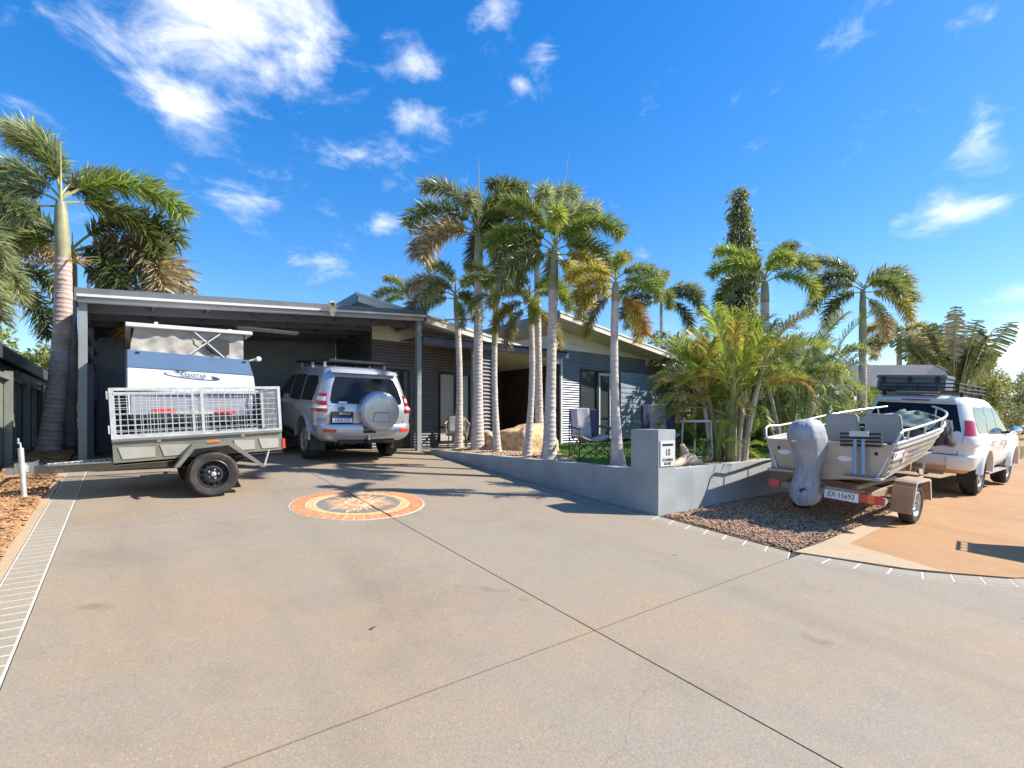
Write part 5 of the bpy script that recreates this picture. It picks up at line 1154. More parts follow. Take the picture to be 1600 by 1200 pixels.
def rock(name, label, loc, size, seed, cat='boulder', m='granite', rough=.16, grp=None):
    bm = bmesh.new(); bmesh.ops.create_icosphere(bm, subdivisions=4, radius=1)
    from mathutils import noise
    for v in bm.verts:
        d = v.co.normalized(); n1 = noise.noise(d*1.3 + Vector((seed, 0, 0))); n2 = noise.noise(d*3.5 + Vector((0, seed, 0))); n3 = noise.noise(d*9 + Vector((0, 0, seed)))
        k = 1 + rough*1.6*n1 + rough*.8*n2 + rough*.3*n3; e = .72
        c = Vector([math.copysign(abs(q)**e, q) for q in d]); v.co = Vector((c.x*size[0], c.y*size[1], max(-.3, c.z)*size[2])) * k * .85
    me = bpy.data.meshes.new(name); bm.to_mesh(me); bm.free()
    o = link(name, me, m, smooth=60); o.location = loc; return tag(o, label, cat, grp)
rock('bow_bag', 'black canvas bag hanging beside the boat bow', (10.75, 2.18, 1.30), (.34, .13, .36), 12.3, 'bag', 'canvas_dark', .22)
rock('boulder', 'large golden granite boulder between the palm trunks', (7.5, 9.05, GZ + .10), (.82, .55, .62), 3.1)
rock('boulder', 'smaller granite boulder lying left of the large one', (7.05, 9.95, GZ + .06), (.45, .42, .42), 7.7)
dw = thing('driftwood', 'weathered driftwood stump on the front wall beside the letterbox', 'driftwood', (6.75, 4.42, GZ))
for (path, rad) in (([(-.45, -.02, .03), (-.2, .0, .06), (.05, .05, .10), (.30, .12, .14)], [.03, .06, .085, .06]), ([(-.05, .02, .07), (.12, -.04, .10), (.30, -.05, .05)], [.06, .08, .05]), ([(.15, .08, .10), (.12, .10, .24), (.08, .12, .34)], [.07, .06, .03]), ([(-.30, .0, .05), (-.42, .08, .02)], [.04, .02])):
    MB().tube(path, rad, 10).build('limb', 'driftwood', dw, smooth=True)
MB().lathe([(0, -.07), (.06, -.05), (.075, 0), (.05, .05), (0, .07)], 10, (-.16, .14, .11)).build('rusty_knob', 'rust', dw, smooth=True)
for k, (x, y) in enumerate(((6.08, 4.2), (6.22, 4.17), (6.5, 4.2))): tag(rock('pebble', 'x', (x, y, .935), (.022, .018, .012), k + 1.0, m='plate_white'), ('white pebble on the wall top closest to the letterbox', 'white pebble second along the wall top from the letterbox', 'white pebble third along the wall top from the letterbox')[k], 'pebble')
# ------------------------------------------------------------------ palms
def leaf_mesh(name, leaflets, rachis, rr, seed, rach_r=(.016, .004)):
    """leaflets: (base point, tip point, side vector, width, droop, along); one mesh, slot 0 leaf, slot 1 rachis"""
    rng = np.random.default_rng(seed); V, Fc, shade, mi = [], [], [], []
    for (b, t_, sv, w, dr, al) in leaflets:
        d = t_ - b; m = b + d*.5 + Vector((0, 0, dr*.25)); e = t_ - Vector((0, 0, dr))
        o = len(V); rnd = rng.uniform(0, 1); a = min(1, max(0, (al - .62)*1.6 + rng.normal(0, .18)))
        V += [b - sv*w*.35, b + sv*w*.35, m - sv*w*.5, m + sv*w*.5, e]
        Fc += [(o, o+1, o+3, o+2), (o+2, o+3, o+4)]; mi += [0, 0]
        shade += [(a*.25, rnd)]*2 + [(a*.6, rnd)]*2 + [(min(1, a + .25), rnd)]
    n = len(rachis)
    tmp = MB().tube(rachis, [rach_r[0] + (rach_r[1]-rach_r[0])*i/(n-1) for i in range(n)], 5, False); o = len(V)
    V += [Vector(p) for p in tmp.v]; Fc += [tuple(i + o for i in f) for f in tmp.f]; mi += [1]*len(tmp.f); shade += [(0, .5)]*len(tmp.v)
    me = bpy.data.meshes.new(name); me.from_pydata([tuple(v) for v in V], [], Fc); me.polygons.foreach_set('material_index', mi)
    at = me.color_attributes.new('shade', 'FLOAT_COLOR', 'POINT'); at.data.foreach_set('color', np.array([(a, b, 0, 1) for a, b in shade], 'f').ravel())
    return me
def frond_curve(L_, rise, droop, n=24):
    """rachis leaving the crown at angle rise (radians above level) and bending down by droop in all"""
    p = Vector((0, 0, 0)); pts = [p.copy()]
    for i in range(n):
        t_ = (i + .5)/n; a = rise - droop*t_**1.35; p = p + Vector((math.cos(a), 0, math.sin(a)))*L_/n; pts.append(p.copy())
    return pts
def fox_frond(name, L_, rise, droop, seed, leaf=.40, dens=1.0, grav=.5):
    rng = random.Random(seed); C = frond_curve(L_, rise, droop); out = []; N = int(64*dens)
    for i in range(N):
        s = .17 + .83*(i + rng.random())/N; f = s*(len(C)-1); k = min(int(f), len(C)-2); p = C[k].lerp(C[k+1], f - k); t_ = (C[k+1] - C[k]).normalized()
        up = Vector((0, 1, 0)).cross(t_).normalized()*-1; side = Vector((0, 1, 0))
        ln = leaf*(math.sin(math.pi*min(1, (s-.10)*.95))**.55*.85 + .22)
        for j in range(7):
            a = 2*math.pi*(j + rng.uniform(-.45, .45))/7
            r = side*math.cos(a) + up*math.sin(a)
            d = (r*rng.uniform(.75, 1) + t_*rng.uniform(.35, .85)).normalized()*ln*rng.uniform(.75, 1.12)
            sv = d.cross(Vector((rng.uniform(-1, 1), rng.uniform(-1, 1), rng.uniform(-1, 1)))).normalized()
            out.append((p, p + d, sv, .029*rng.uniform(.7, 1.2), ln*rng.uniform(.05, .4)*grav, s))
    return leaf_mesh(name, out, C, .02, seed, (.024, .005))
def cane_frond(name, L_, rise, droop, seed, leaf=.50, N=46, vee=.5):
    rng = random.Random(seed); C = frond_curve(L_, rise, droop); out = []
    for i in range(N):
        s = .2 + .8*(i + .3*rng.random())/N; f = s*(len(C)-1); k = min(int(f), len(C)-2); p = C[k].lerp(C[k+1], f - k); t_ = (C[k+1] - C[k]).normalized(); up = Vector((0, 1, 0)).cross(t_).normalized()*-1
        ln = leaf*(math.sin(math.pi*min(1, (s-.12)*.92))**.6*.8 + .22)
        for sd in (-1, 1):
            d = (Vector((0, sd, 0))*.8 + up*vee*rng.uniform(.5, 1.3) + t_*rng.uniform(.6, 1.0)).normalized()*ln*rng.uniform(.85, 1.1)
            sv = d.cross(up).normalized().cross(d).normalized()*.3 + t_*.9; sv = (sv - d.normalized()*sv.dot(d.normalized())).normalized()
            out.append((p, p + d, sv, .023*rng.uniform(.8, 1.2), ln*rng.uniform(.15, .45), s))
    return leaf_mesh(name, out, C, .02, seed, (.018, .004))
FOX = {k: [fox_frond('frond', 2.0, r_, d_, 10*i + j, g_*1.18, dens) for j in range(2)] for i, (k, r_, d_, g_, dens) in enumerate((('up', R(72), R(75), .36, 1), ('mid', R(50), R(105), .36, 1), ('out', R(28), R(115), .36, 1), ('low', R(5), R(95), .36, 1), ('hang', R(-30), R(60), .34, .9)))}
CANE = {k: [cane_frond('frond', 1.6, r_, d_, 200 + 10*i + j) for j in range(3)] for i, (k, r_, d_) in enumerate((('up', R(76), R(55)), ('mid', R(58), R(90)), ('out', R(35), R(100)), ('low', R(10), R(90))))}
def put_frond(parent, mesh, loc, az, sc, leaf, roll=0, tiltup=0):
    o = bpy.data.objects.new('frond', mesh); COL.objects.link(o); o.parent = parent
    if len(mesh.materials) == 0: mesh.materials.append(MATS['leaf_green']); mesh.materials.append(MATS['rachis'])
    o.material_slots[0].link = 'OBJECT'; o.material_slots[0].material = MATS[leaf]
    o.matrix_basis = Matrix.Translation(loc) @ Matrix.Rotation(az, 4, 'Z') @ Matrix.Rotation(-tiltup, 4, 'Y') @ Matrix.Rotation(roll, 4, 'X') @ Matrix.Scale(sc, 4)
    return o
def ringed_trunk(path, rad, ring=.085, n=14):
    """trunk with raised leaf-scar rings"""
    P = [Vector(p) for p in path]; L_ = [0]
    for a, b in zip(P, P[1:]): L_.append(L_[-1] + (b - a).length)
    m = max(6, int(L_[-1]/ring)); pts, rs = [], []
    rr = random.Random(int(L_[-1]*1000)); jit = [rr.uniform(0, .18) for _ in range(m)]
    def at(s):
        for i in range(len(P)-1):
            if s <= L_[i+1] + 1e-9: f = (s - L_[i])/(L_[i+1]-L_[i]); return P[i].lerp(P[i+1], f), rad[i] + (rad[i+1]-rad[i])*f
        return P[-1], rad[-1]
    for k in range(m):
        w = rr.uniform(.94, 1.06); w2 = rr.uniform(.7, 1.0)
        for (f, e) in ((0, 1.0), (.06, 1.022), (.16, 1.022), (.24, .99), (.8, .99)):
            p, r_ = at(L_[-1]*min(1, ((k + f*w2 + jit[k])/m))); pts.append(p); rs.append(r_*(1 + (e - 1)*1.0)*(1 + (w - 1)*.5))
    p, r_ = at(L_[-1]); pts.append(p); rs.append(r_)
    return MB().tube(pts, rs, n)
def foxtail(label, base, crown, r0, r1, shaft, fsc, plan, spear=.9, bark='palm_bark', lean=(0, 0), group='foxtail palms', seed=1, stalks=0, shaft_r=None, spear_tilt=(0, 0), bulge=1.0):
    """plan: (kind, azimuth degrees, scale, leaf material) per frond; azimuth measured in the ground plane"""
    t = thing('palm_tree', label, 'palm tree', base, group=group); b = Vector(base); c = Vector(crown) - b
    zs = c.z - shaft; rng = random.Random(seed)
    def tp(f): return Vector((c.x*f + lean[0]*math.sin(math.pi*f), c.y*f + lean[1]*math.sin(math.pi*f), 0))
    path = []; rad = []
    for k in range(9):
        f = k/8; q = tp(f*zs/c.z); q.z = zs*f - .05*(1 - f); path.append(q)
        rad.append(r1*(1.08 - .22*f) + (r0 - r1)*max(0, 1 - f*2.2)**1.6 + (r0*.22*max(0, 1 - f*9)) + (bulge - 1)*r0*math.sin(math.pi*f))
    ringed_trunk(path, rad).build('trunk', bark, t, smooth=60)
    sr = shaft_r or r1*.86; top = c.copy()
    q0 = path[-1]; MB().tube([q0 - Vector((0, 0, .02)), q0.lerp(top, .12), q0.lerp(top, .45), q0.lerp(top, .8), top], [sr*1.0, sr*1.06, sr*1.0, sr*.88, sr*.62], 14).build('crownshaft', 'crownshaft', t, smooth=True)
    for (kind, az, sc, leaf) in plan:
        dz = {'up': .10, 'mid': .04, 'out': -.03, 'low': -.10, 'hang': -.16}[kind]
        put_frond(t, FOX[kind][rng.randrange(2)], top + Vector((0, 0, dz)), R(az), fsc*sc, leaf, rng.uniform(-.25, .25), rng.uniform(-.12, .12))
    if spear: MB().tube([top - Vector((0, 0, .2)), top + Vector((spear_tilt[0]*.5, spear_tilt[1]*.5, spear*.5)), top + Vector((*spear_tilt, spear))], [sr*.3, .014, .003], 6).build('spear_leaf', 'rachis', t)
    for k in range(stalks):
        az = R([150, -60, 30, 230][k % 4]); d = Vector((math.cos(az), math.sin(az), 0)); mb = MB(); s0 = q0 - Vector((0, 0, .06))
        mb.tube([s0, s0 + d*.25 + Vector((0, 0, -.02)), s0 + d*.55 + Vector((0, 0, -.06))], [.022, .016, .010], 6)
        for j in range(26):
            e = s0 + d*rng.uniform(.2, .55) + Vector((0, 0, -.03)); mb.tube([e, e + d*rng.uniform(.05, .3) + Vector((rng.uniform(-.2, .2), rng.uniform(-.2, .2), rng.uniform(-.14, .10)))], [.006, .003], 4, False)
        mb.build('flower_stalk', 'flower_stalk', t)
    return t
E_RT = math.degrees(math.atan2(-math.sin(R(37.6)), math.cos(R(37.6))))      # azimuth of picture-right in the ground plane
def az(a): return E_RT + a      # 0 = picture right, 90 = away from the camera, 180 = picture left, 270 = towards the camera
# -- the row beside the driveway
foxtail('tall foxtail palm with spear leaf, second trunk from the porch', (6.45, 9.69, .86), (6.47, 9.67, 6.0), .15, .112, .85, .95,
        [('up', az(165), .95, 'leaf_silver'), ('up', az(30), .95, 'leaf_green'), ('mid', az(185), 1.0, 'leaf_green'), ('out', az(195), 1.0, 'leaf_brown'), ('mid', az(90), .9, 'leaf_dark'), ('out', az(100), .9, 'leaf_dark'), ('mid', az(-5), .85, 'leaf_green'), ('mid', az(265), .8, 'leaf_silver'), ('low', az(210), .9, 'leaf_brown'), ('out', az(10), .8, 'leaf_brown'), ('low', az(-20), .8, 'leaf_green')], spear=1.75, seed=2)
foxtail('foxtail palm with browned lower fronds, trunk closest to the porch', (6.53, 10.68, .86), (6.48, 10.72, 4.75), .115, .082, .55, .78,
        [('mid', az(180), .95, 'leaf_brown'), ('out', az(200), .95, 'leaf_brown'), ('up', az(150), .9, 'leaf_green'), ('mid', az(30), .9, 'leaf_green'), ('out', az(240), .9, 'leaf_silver'), ('low', az(170), .85, 'leaf_silver'), ('low', az(300), .9, 'leaf_green'), ('hang', az(300), .7, 'leaf_silver')], spear=.5, seed=3, stalks=2, lean=(.05, -.04))
foxtail('slender young foxtail palm with thin green shaft between thicker trunks', (6.39, 8.82, .86), (6.38, 8.83, 4.45), .10, .07, 1.2, .50,
        [('up', az(20), .9, 'leaf_bright'), ('up', az(170), .9, 'leaf_green'), ('mid', az(200), .9, 'leaf_green'), ('out', az(-10), .9, 'leaf_green'), ('mid', az(280), .8, 'leaf_bright'), ('low', az(170), .8, 'leaf_silver'), ('hang', az(20), .9, 'leaf_green')], spear=.5, lean=(-.05, .03), seed=4, shaft_r=.065)
foxtail('slim foxtail palm with yellowing skirt in front of the large boulder', (6.24, 7.64, .86), (6.30, 7.60, 4.05), .085, .062, .35, .58,
        [('up', az(180), .8, 'leaf_green'), ('mid', az(30), .9, 'leaf_bright'), ('mid', az(190), .95, 'leaf_green'), ('out', az(200), .9, 'leaf_yellow'), ('out', az(-20), .9, 'leaf_bright'), ('low', az(160), .9, 'leaf_yellow'), ('hang', az(10), .9, 'leaf_yellow'), ('hang', az(190), .9, 'leaf_brown'), ('low', az(280), .8, 'leaf_bright')], spear=.4, seed=5, lean=(.06, -.05))
foxtail('stout foxtail palm with leaning spear leaf beside the front lawn', (6.13, 6.85, .86), (6.21, 6.79, 4.75), .135, .094, .75, .72,
        [('up', az(190), .9, 'leaf_green'), ('up', az(10), .9, 'leaf_silver'), ('mid', az(180), 1.0, 'leaf_bright'), ('mid', az(-5), 1.0, 'leaf_bright'), ('out', az(0), .95, 'leaf_green'), ('out', az(185), .95, 'leaf_green'), ('mid', az(270), .85, 'leaf_bright'), ('out', az(90), .9, 'leaf_silver'), ('low', az(200), .95, 'leaf_silver'), ('low', az(-20), .95, 'leaf_yellow'), ('hang', az(300), .95, 'leaf_yellow'), ('hang', az(-10), .8, 'leaf_yellow'), ('low', az(140), .9, 'leaf_green')], spear=1.75, spear_tilt=(.22, -.15), seed=6)
foxtail('tallest foxtail palm of the row, rising behind the stout one', (7.77, 9.01, .86), (7.71, 9.06, 6.3), .115, .085, .8, .88,
        [('up', az(170), .9, 'leaf_dark'), ('up', az(40), 1.0, 'leaf_silver'), ('mid', az(20), .95, 'leaf_green'), ('mid', az(175), .95, 'leaf_dark'), ('out', az(190), .95, 'leaf_dark'), ('out', az(0), .9, 'leaf_green'), ('mid', az(280), .8, 'leaf_silver'), ('low', az(190), .85, 'leaf_brown'), ('hang', az(200), .9, 'leaf_silver'), ('low', az(10), .9, 'leaf_green')], spear=1.1, seed=8)
foxtail('small foxtail palm with golden drooping fronds nearest the letterbox', (5.99, 5.09, .86), (5.96, 5.12, 3.74), .115, .066, .28, .43,
        [('up', az(60), .9, 'leaf_silver'), ('mid', az(10), 1.0, 'leaf_green'), ('mid', az(180), 1.0, 'leaf_yellow'), ('out', az(190), 1.0, 'leaf_yellow'), ('out', az(-5), 1.0, 'leaf_bright'), ('low', az(195), 1.0, 'leaf_yellow'), ('hang', az(170), 1.0, 'leaf_yellow'), ('hang', az(10), 1.05, 'leaf_yellow'), ('hang', az(-30), 1.0, 'leaf_orange'), ('mid', az(270), .8, 'leaf_bright')], spear=.3, seed=9, bark='palm_bark', lean=(-.03, .03))
# -- the left boundary
foxtail('big foxtail palm with bowed ringed trunk against the left fence', (-1.20, 12.75, .95), (-1.0, 12.67, 5.75), .17, .15, 1.05, 1.05,
        [('up', az(172), 1.1, 'leaf_silver'), ('up', az(160), .9, 'leaf_green'), ('mid', az(38), 1.1, 'leaf_bright'), ('out', az(48), .95, 'leaf_green'), ('out', az(178), 1.0, 'leaf_silver'), ('low', az(190), .9, 'leaf_silver'), ('mid', az(182), 1.0, 'leaf_silver'), ('mid', az(95), .8, 'leaf_green'), ('up', az(60), .7, 'leaf_silver')], spear=1.15, bark='palm_bark_brown', seed=11, shaft_r=.115, stalks=2, lean=(.12, 0), bulge=1.02)
foxtail('foxtail palm with golden-brown fronds behind the carport corner', (-.95, 13.9, .9), (-.92, 14.0, 5.2), .12, .10, .8, 1.28,
        [('mid', az(5), .95, 'leaf_green'), ('out', az(0), 1.05, 'leaf_brown'), ('out', az(20), 1.0, 'leaf_brown'), ('low', az(10), .9, 'leaf_brown'), ('low', az(-20), .9, 'leaf_dark'), ('mid', az(170), 1.0, 'leaf_dark'), ('hang', az(10), .9, 'leaf_yellow'), ('out', az(180), 1.0, 'leaf_green'), ('hang', az(-5), .8, 'leaf_brown')], spear=.4, bark='palm_bark_brown', seed=12)
foxtail('foxtail palm with thin trunk beyond the dark shed roof', (-2.7, 16.5, .8), (-2.7, 16.6, 4.9), .10, .085, .8, 1.1,
        [('mid', az(0), 1, 'leaf_brown'), ('out', az(10), 1, 'leaf_silver'), ('low', az(0), 1, 'leaf_dark'), ('mid', az(180), 1, 'leaf_green'), ('out', az(200), 1, 'leaf_silver'), ('up', az(120), 1, 'leaf_dark'), ('hang', az(190), 1, 'leaf_silver'), ('low', az(180), 1, 'leaf_silver'), ('low', az(270), .9, 'leaf_silver')], spear=0, seed=13)
foxtail('foxtail palm whose fronds enter from the left picture edge', (-2.2, 11.4, .8), (-2.3, 11.4, 4.5), .13, .10, .9, .85,
        [('mid', az(5), .9, 'leaf_dark'), ('out', az(-10), .95, 'leaf_silver'), ('low', az(-15), .9, 'leaf_silver'), ('hang', az(0), 1, 'leaf_silver'), ('mid', az(180), 1, 'leaf_green'), ('out', az(200), 1, 'leaf_green'), ('up', az(120), 1, 'leaf_dark'), ('hang', az(-20), .95, 'leaf_brown'), ('low', az(20), .85, 'leaf_silver')], spear=0, seed=14)
foxtail('foxtail palm standing behind the carport side opening', (-.15, 16.6, .85), (-.15, 16.6, 3.8), .12, .10, .7, .9,
        [(k, az(a), 1, m) for k, a, m in (('mid', 0, 'leaf_bright'), ('out', 40, 'leaf_yellow'), ('low', 0, 'leaf_bright'), ('out', 180, 'leaf_green'), ('hang', 10, 'leaf_bright'), ('hang', 200, 'leaf_green'), ('up', 90, 'leaf_green'), ('low', 300, 'leaf_bright'))], spear=0, bark='palm_bark_brown', seed=15)
# -- behind the roofs and to the right
def at_px(x, y, d):
    return Vector((math.sin(R(37.6))*d + math.cos(R(37.6))*(x-800)/780*d, math.cos(R(37.6))*d - math.sin(R(37.6))*(x-800)/780*d, 1.6 + (658-y)/780*d))
def far_palm(label, px, py, d, sc, plan, r=.13, seed=20, spear=.8, gzv=.6, stilt=(0, 0), bark='palm_bark', shaft=.6):
    c = at_px(px, py, d); return foxtail(label, (c.x, c.y, gzv), (c.x, c.y, c.z), r*1.2, r, shaft, sc, plan, spear=spear, seed=seed, spear_tilt=stilt, bark=bark)
far_palm('small palm peeping over the roof beside the carport post', 640, 470, 22, 1.0, [('up', az(170), .8, 'leaf_green'), ('mid', az(180), .9, 'leaf_green'), ('up', az(40), .8, 'leaf_silver'), ('mid', az(10), .8, 'leaf_bright'), ('out', az(190), .7, 'leaf_bright')], seed=21, spear=0)
far_palm('foxtail palm behind the low end of the right gable', 1033, 468, 21, 1.1, [('up', az(60), .95, 'leaf_silver'), ('mid', az(178), 1, 'leaf_green'), ('out', az(185), 1, 'leaf_dark'), ('mid', az(0), .9, 'leaf_silver'), ('out', az(-5), 1, 'leaf_dark'), ('low', az(10), .95, 'leaf_dark'), ('low', az(170), .9, 'leaf_green'), ('out', az(270), .8, 'leaf_green')], seed=22, spear=0, r=.07)
far_palm('foxtail palm with wide open crown left of the traveller palm', 1348, 452, 15, .92, [('up', az(165), .95, 'leaf_silver'), ('mid', az(8), 1.05, 'leaf_silver'), ('mid', az(180), .9, 'leaf_dark'), ('out', az(178), 1, 'leaf_silver'), ('out', az(0), 1.0, 'leaf_green'), ('low', az(-10), .95, 'leaf_yellow'), ('low', az(190), .95, 'leaf_green'), ('hang', az(10), .9, 'leaf_brown'), ('out', az(280), .8, 'leaf_green')], seed=23, r=.115, shaft=2.0, spear=.9, stilt=(.35, -.2), bark='palm_bark_brown')
far_palm('bright green palm in front of the vine-clad column tree', 1195, 440, 14, .85, [('up', az(165), 1, 'leaf_bright'), ('mid', az(170), 1, 'leaf_bright'), ('mid', az(0), 1, 'leaf_green'), ('up', az(20), .9, 'leaf_green'), ('out', az(-5), 1, 'leaf_bright'), ('out', az(185), 1, 'leaf_green'), ('mid', az(270), .9, 'leaf_bright')], seed=24, spear=.3)
far_palm('orange-tinged palm left of the caravan roof', 1405, 530, 24, .95, [('mid', az(180), 1, 'leaf_yellow'), ('out', az(185), 1, 'leaf_orange'), ('mid', az(0), 1, 'leaf_yellow'), ('low', az(10), 1, 'leaf_brown'), ('up', az(90), 1, 'leaf_green'), ('low', az(190), 1, 'leaf_yellow'), ('out', az(0), 1, 'leaf_dark')], seed=25, spear=0)
# -- clumping cane palms
def cane_clump(label, base, n, spread, hmin, hmax, seed, fsc=1.0, leaves=('leaf_bright', 'leaf_green', 'leaf_yellow', 'leaf_bright', 'leaf_silver'), fr=5, rstem=.035, kinds=('up', 'mid', 'mid', 'out', 'low', 'out')):
    t = thing('cane_palm', label, 'palm clump', base, group='clumping cane palms'); rng = random.Random(seed)
    for k in range(n):
        a = 2*math.pi*(k*.618 + rng.uniform(-.05, .05)); rr = .22*math.sqrt((k + .5)/n)*(.6 + spread); h = rng.uniform(hmin, hmax)*(1 - .12*(k % 3 == 0)); out = rng.uniform(.35, 1.0)*spread*h*.42
        d = Vector((math.cos(a), math.sin(a), 0)); p0 = d*rr; path = [p0 + d*out*f**1.5 + Vector((0, 0, h*f - .03)) for f in (0, .2, .4, .6, .8, 1)]
        rs = rstem*rng.uniform(.8, 1.25)
        ringed_trunk(path, [rs*1.25, rs*1.1, rs, rs*.95, rs*.9, rs*.6], .13, 8).build('stem', 'cane_bark' if rng.random() < .75 else 'palm_bark', t, smooth=60)
        top = path[-1]; a0 = rng.uniform(0, 6.28)
        for j in range(fr):
            kind = kinds[j % len(kinds)]; az_ = a0 + 2.4*j if j else math.atan2(d.y, d.x)
            put_frond(t, CANE[kind][rng.randrange(3)], top - Vector((0, 0, .05*j)), az_, fsc*rng.uniform(.75, 1.1), leaves[rng.randrange(len(leaves))], rng.uniform(-.4, .4), rng.uniform(-.2, .15))
    return t
cane_clump('large golden cane palm clump rising above the front wall', (8.32, 4.62, GZ - .02), 15, .8, 1.0, 1.95, 31, .74, ('leaf_bright', 'leaf_bright', 'leaf_yellow', 'leaf_bright', 'leaf_orange', 'leaf_bright', 'leaf_yellow'), 5, .042, ('up', 'mid', 'up', 'mid', 'out'))
cane_clump('young leafy cane palms filling the base of the large clump', (8.2, 4.75, GZ - .02), 4, 1.0, .2, .6, 32, .42, ('leaf_bright', 'leaf_bright'), 4, .02)
cane_clump('cane palm clump behind the boat outboard', (11.5, 4.95, .75), 8, .7, 1.3, 2.5, 33, .8, ('leaf_green', 'leaf_silver', 'leaf_bright', 'leaf_silver'), 5, .045)
cane_clump('slim cane palms left of the caravan', (14.3, 5.6, .6), 7, .6, 1.5, 2.6, 34, .8, ('leaf_silver', 'leaf_green', 'leaf_bright', 'leaf_silver'), 5, .05)
cane_clump('shaded cane palm clump at the far end of the lawn', (13.6, 7.4, .8), 9, .8, 1.0, 2.4, 35, .95, ('leaf_green', 'leaf_dark', 'leaf_bright', 'leaf_silver'), 6, .04)
cane_clump('low cane palm thicket beyond the front wall end', (12.6, 5.2, .6), 7, .9, .4, 1.2, 36, .65, ('leaf_green', 'leaf_silver', 'leaf_bright'), 6, .03)
cane_clump('dense cane palms between the lawn and the caravan', (16.5, 8.0, .6), 10, .9, 1.0, 2.6, 37, 1.1, ('leaf_green', 'leaf_dark', 'leaf_silver'), 6, .04)
cane_clump('tall cane palms beside the neighbouring cream house', (17.0, 10.4, .8), 7, .7, 1.6, 2.8, 38, 1.0, ('leaf_green', 'leaf_silver', 'leaf_bright', 'leaf_dark'), 5, .05)
# -- broad-leaf shrubs and trees: leaf clouds with gaps
def leaf_cloud(parent, blobs, n, size, leaf, seed, name='crown', stretch=(1, 1, 1), droop=0):
    rng = np.random.default_rng(seed); V, Fc, sh = [], [], []
    w = np.array([b[3]**2 for b in blobs]); w = w/w.sum(); idx = rng.choice(len(blobs), n, p=w)
    for i in idx:
        bx_, by, bz, br = blobs[i]; d = rng.normal(size=3); d /= np.linalg.norm(d); r_ = br*rng.uniform(.45, 1.05)**.6
        p = np.array([bx_, by, bz]) + d*r_*np.array(stretch); a = d*.6 + rng.normal(size=3)*.6; a[2] -= droop; a /= np.linalg.norm(a)
        s_ = np.cross(a, rng.normal(size=3)); s_ /= np.linalg.norm(s_) + 1e-9; L_ = size*rng.uniform(.6, 1.3); o = len(V)
        V += [p, p + a*L_*.5 + s_*L_*.22, p + a*L_, p + a*L_*.5 - s_*L_*.22]; Fc.append((o, o+1, o+2, o+3)); q = (rng.uniform(0, .7), rng.uniform(0, 1)); sh += [q]*4
    me = bpy.data.meshes.new(name); me.from_pydata([tuple(map(float, v)) for v in V], [], Fc); at = me.color_attributes.new('shade', 'FLOAT_COLOR', 'POINT'); at.data.foreach_set('color', np.array([(a, b, 0, 1) for a, b in sh], 'f').ravel())
    me.materials.append(MATS[leaf]); o = bpy.data.objects.new(name, me); COL.objects.link(o); o.parent = parent; return o
def bush(label, loc, blobs, n, size, leaf, seed, cat='shrub', name='shrub', trunk=.05, droop=0):
    t = thing(name, label, cat, loc); leaf_cloud(t, blobs, n, size, leaf, seed, droop=droop)
    for i, b in enumerate(blobs[:6]): MB().tube([(0, 0, -.3), (b[0]*.4, b[1]*.4, b[2]*.5), (b[0], b[1], b[2])], [trunk, trunk*.7, trunk*.25], 6).build('branch' if i else 'trunk', 'palm_bark_brown', t)
    return t
def rblobs(n, rx, ry, z0, z1, br, seed):
    r_ = random.Random(seed); return [(r_.uniform(-rx, rx), r_.uniform(-ry, ry), r_.uniform(z0, z1), br*r_.uniform(.7, 1.25)) for _ in range(n)]
mt = thing('column_tree', 'tall dark column tree with drooping leaves behind the palms', 'tree', (0, 0, 0)); c = at_px(1158, 600, 24); mt.matrix_basis = Matrix.Translation((c.x, c.y, .6))
H0 = at_px(1158, 292, 24).z - .6
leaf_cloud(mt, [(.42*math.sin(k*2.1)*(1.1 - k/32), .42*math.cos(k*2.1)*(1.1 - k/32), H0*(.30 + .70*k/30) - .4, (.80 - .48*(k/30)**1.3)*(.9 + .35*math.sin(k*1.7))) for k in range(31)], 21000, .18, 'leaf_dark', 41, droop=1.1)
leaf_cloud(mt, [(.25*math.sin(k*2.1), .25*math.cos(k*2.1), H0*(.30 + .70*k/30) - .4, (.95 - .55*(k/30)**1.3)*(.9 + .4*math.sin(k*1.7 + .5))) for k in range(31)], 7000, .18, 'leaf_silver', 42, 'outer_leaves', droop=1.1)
MB().tube([(0, 0, -.5), (0, 0, H0*.5), (.1, 0, H0)], [.2, .14, .03], 10).build('trunk', 'palm_bark_brown', mt)
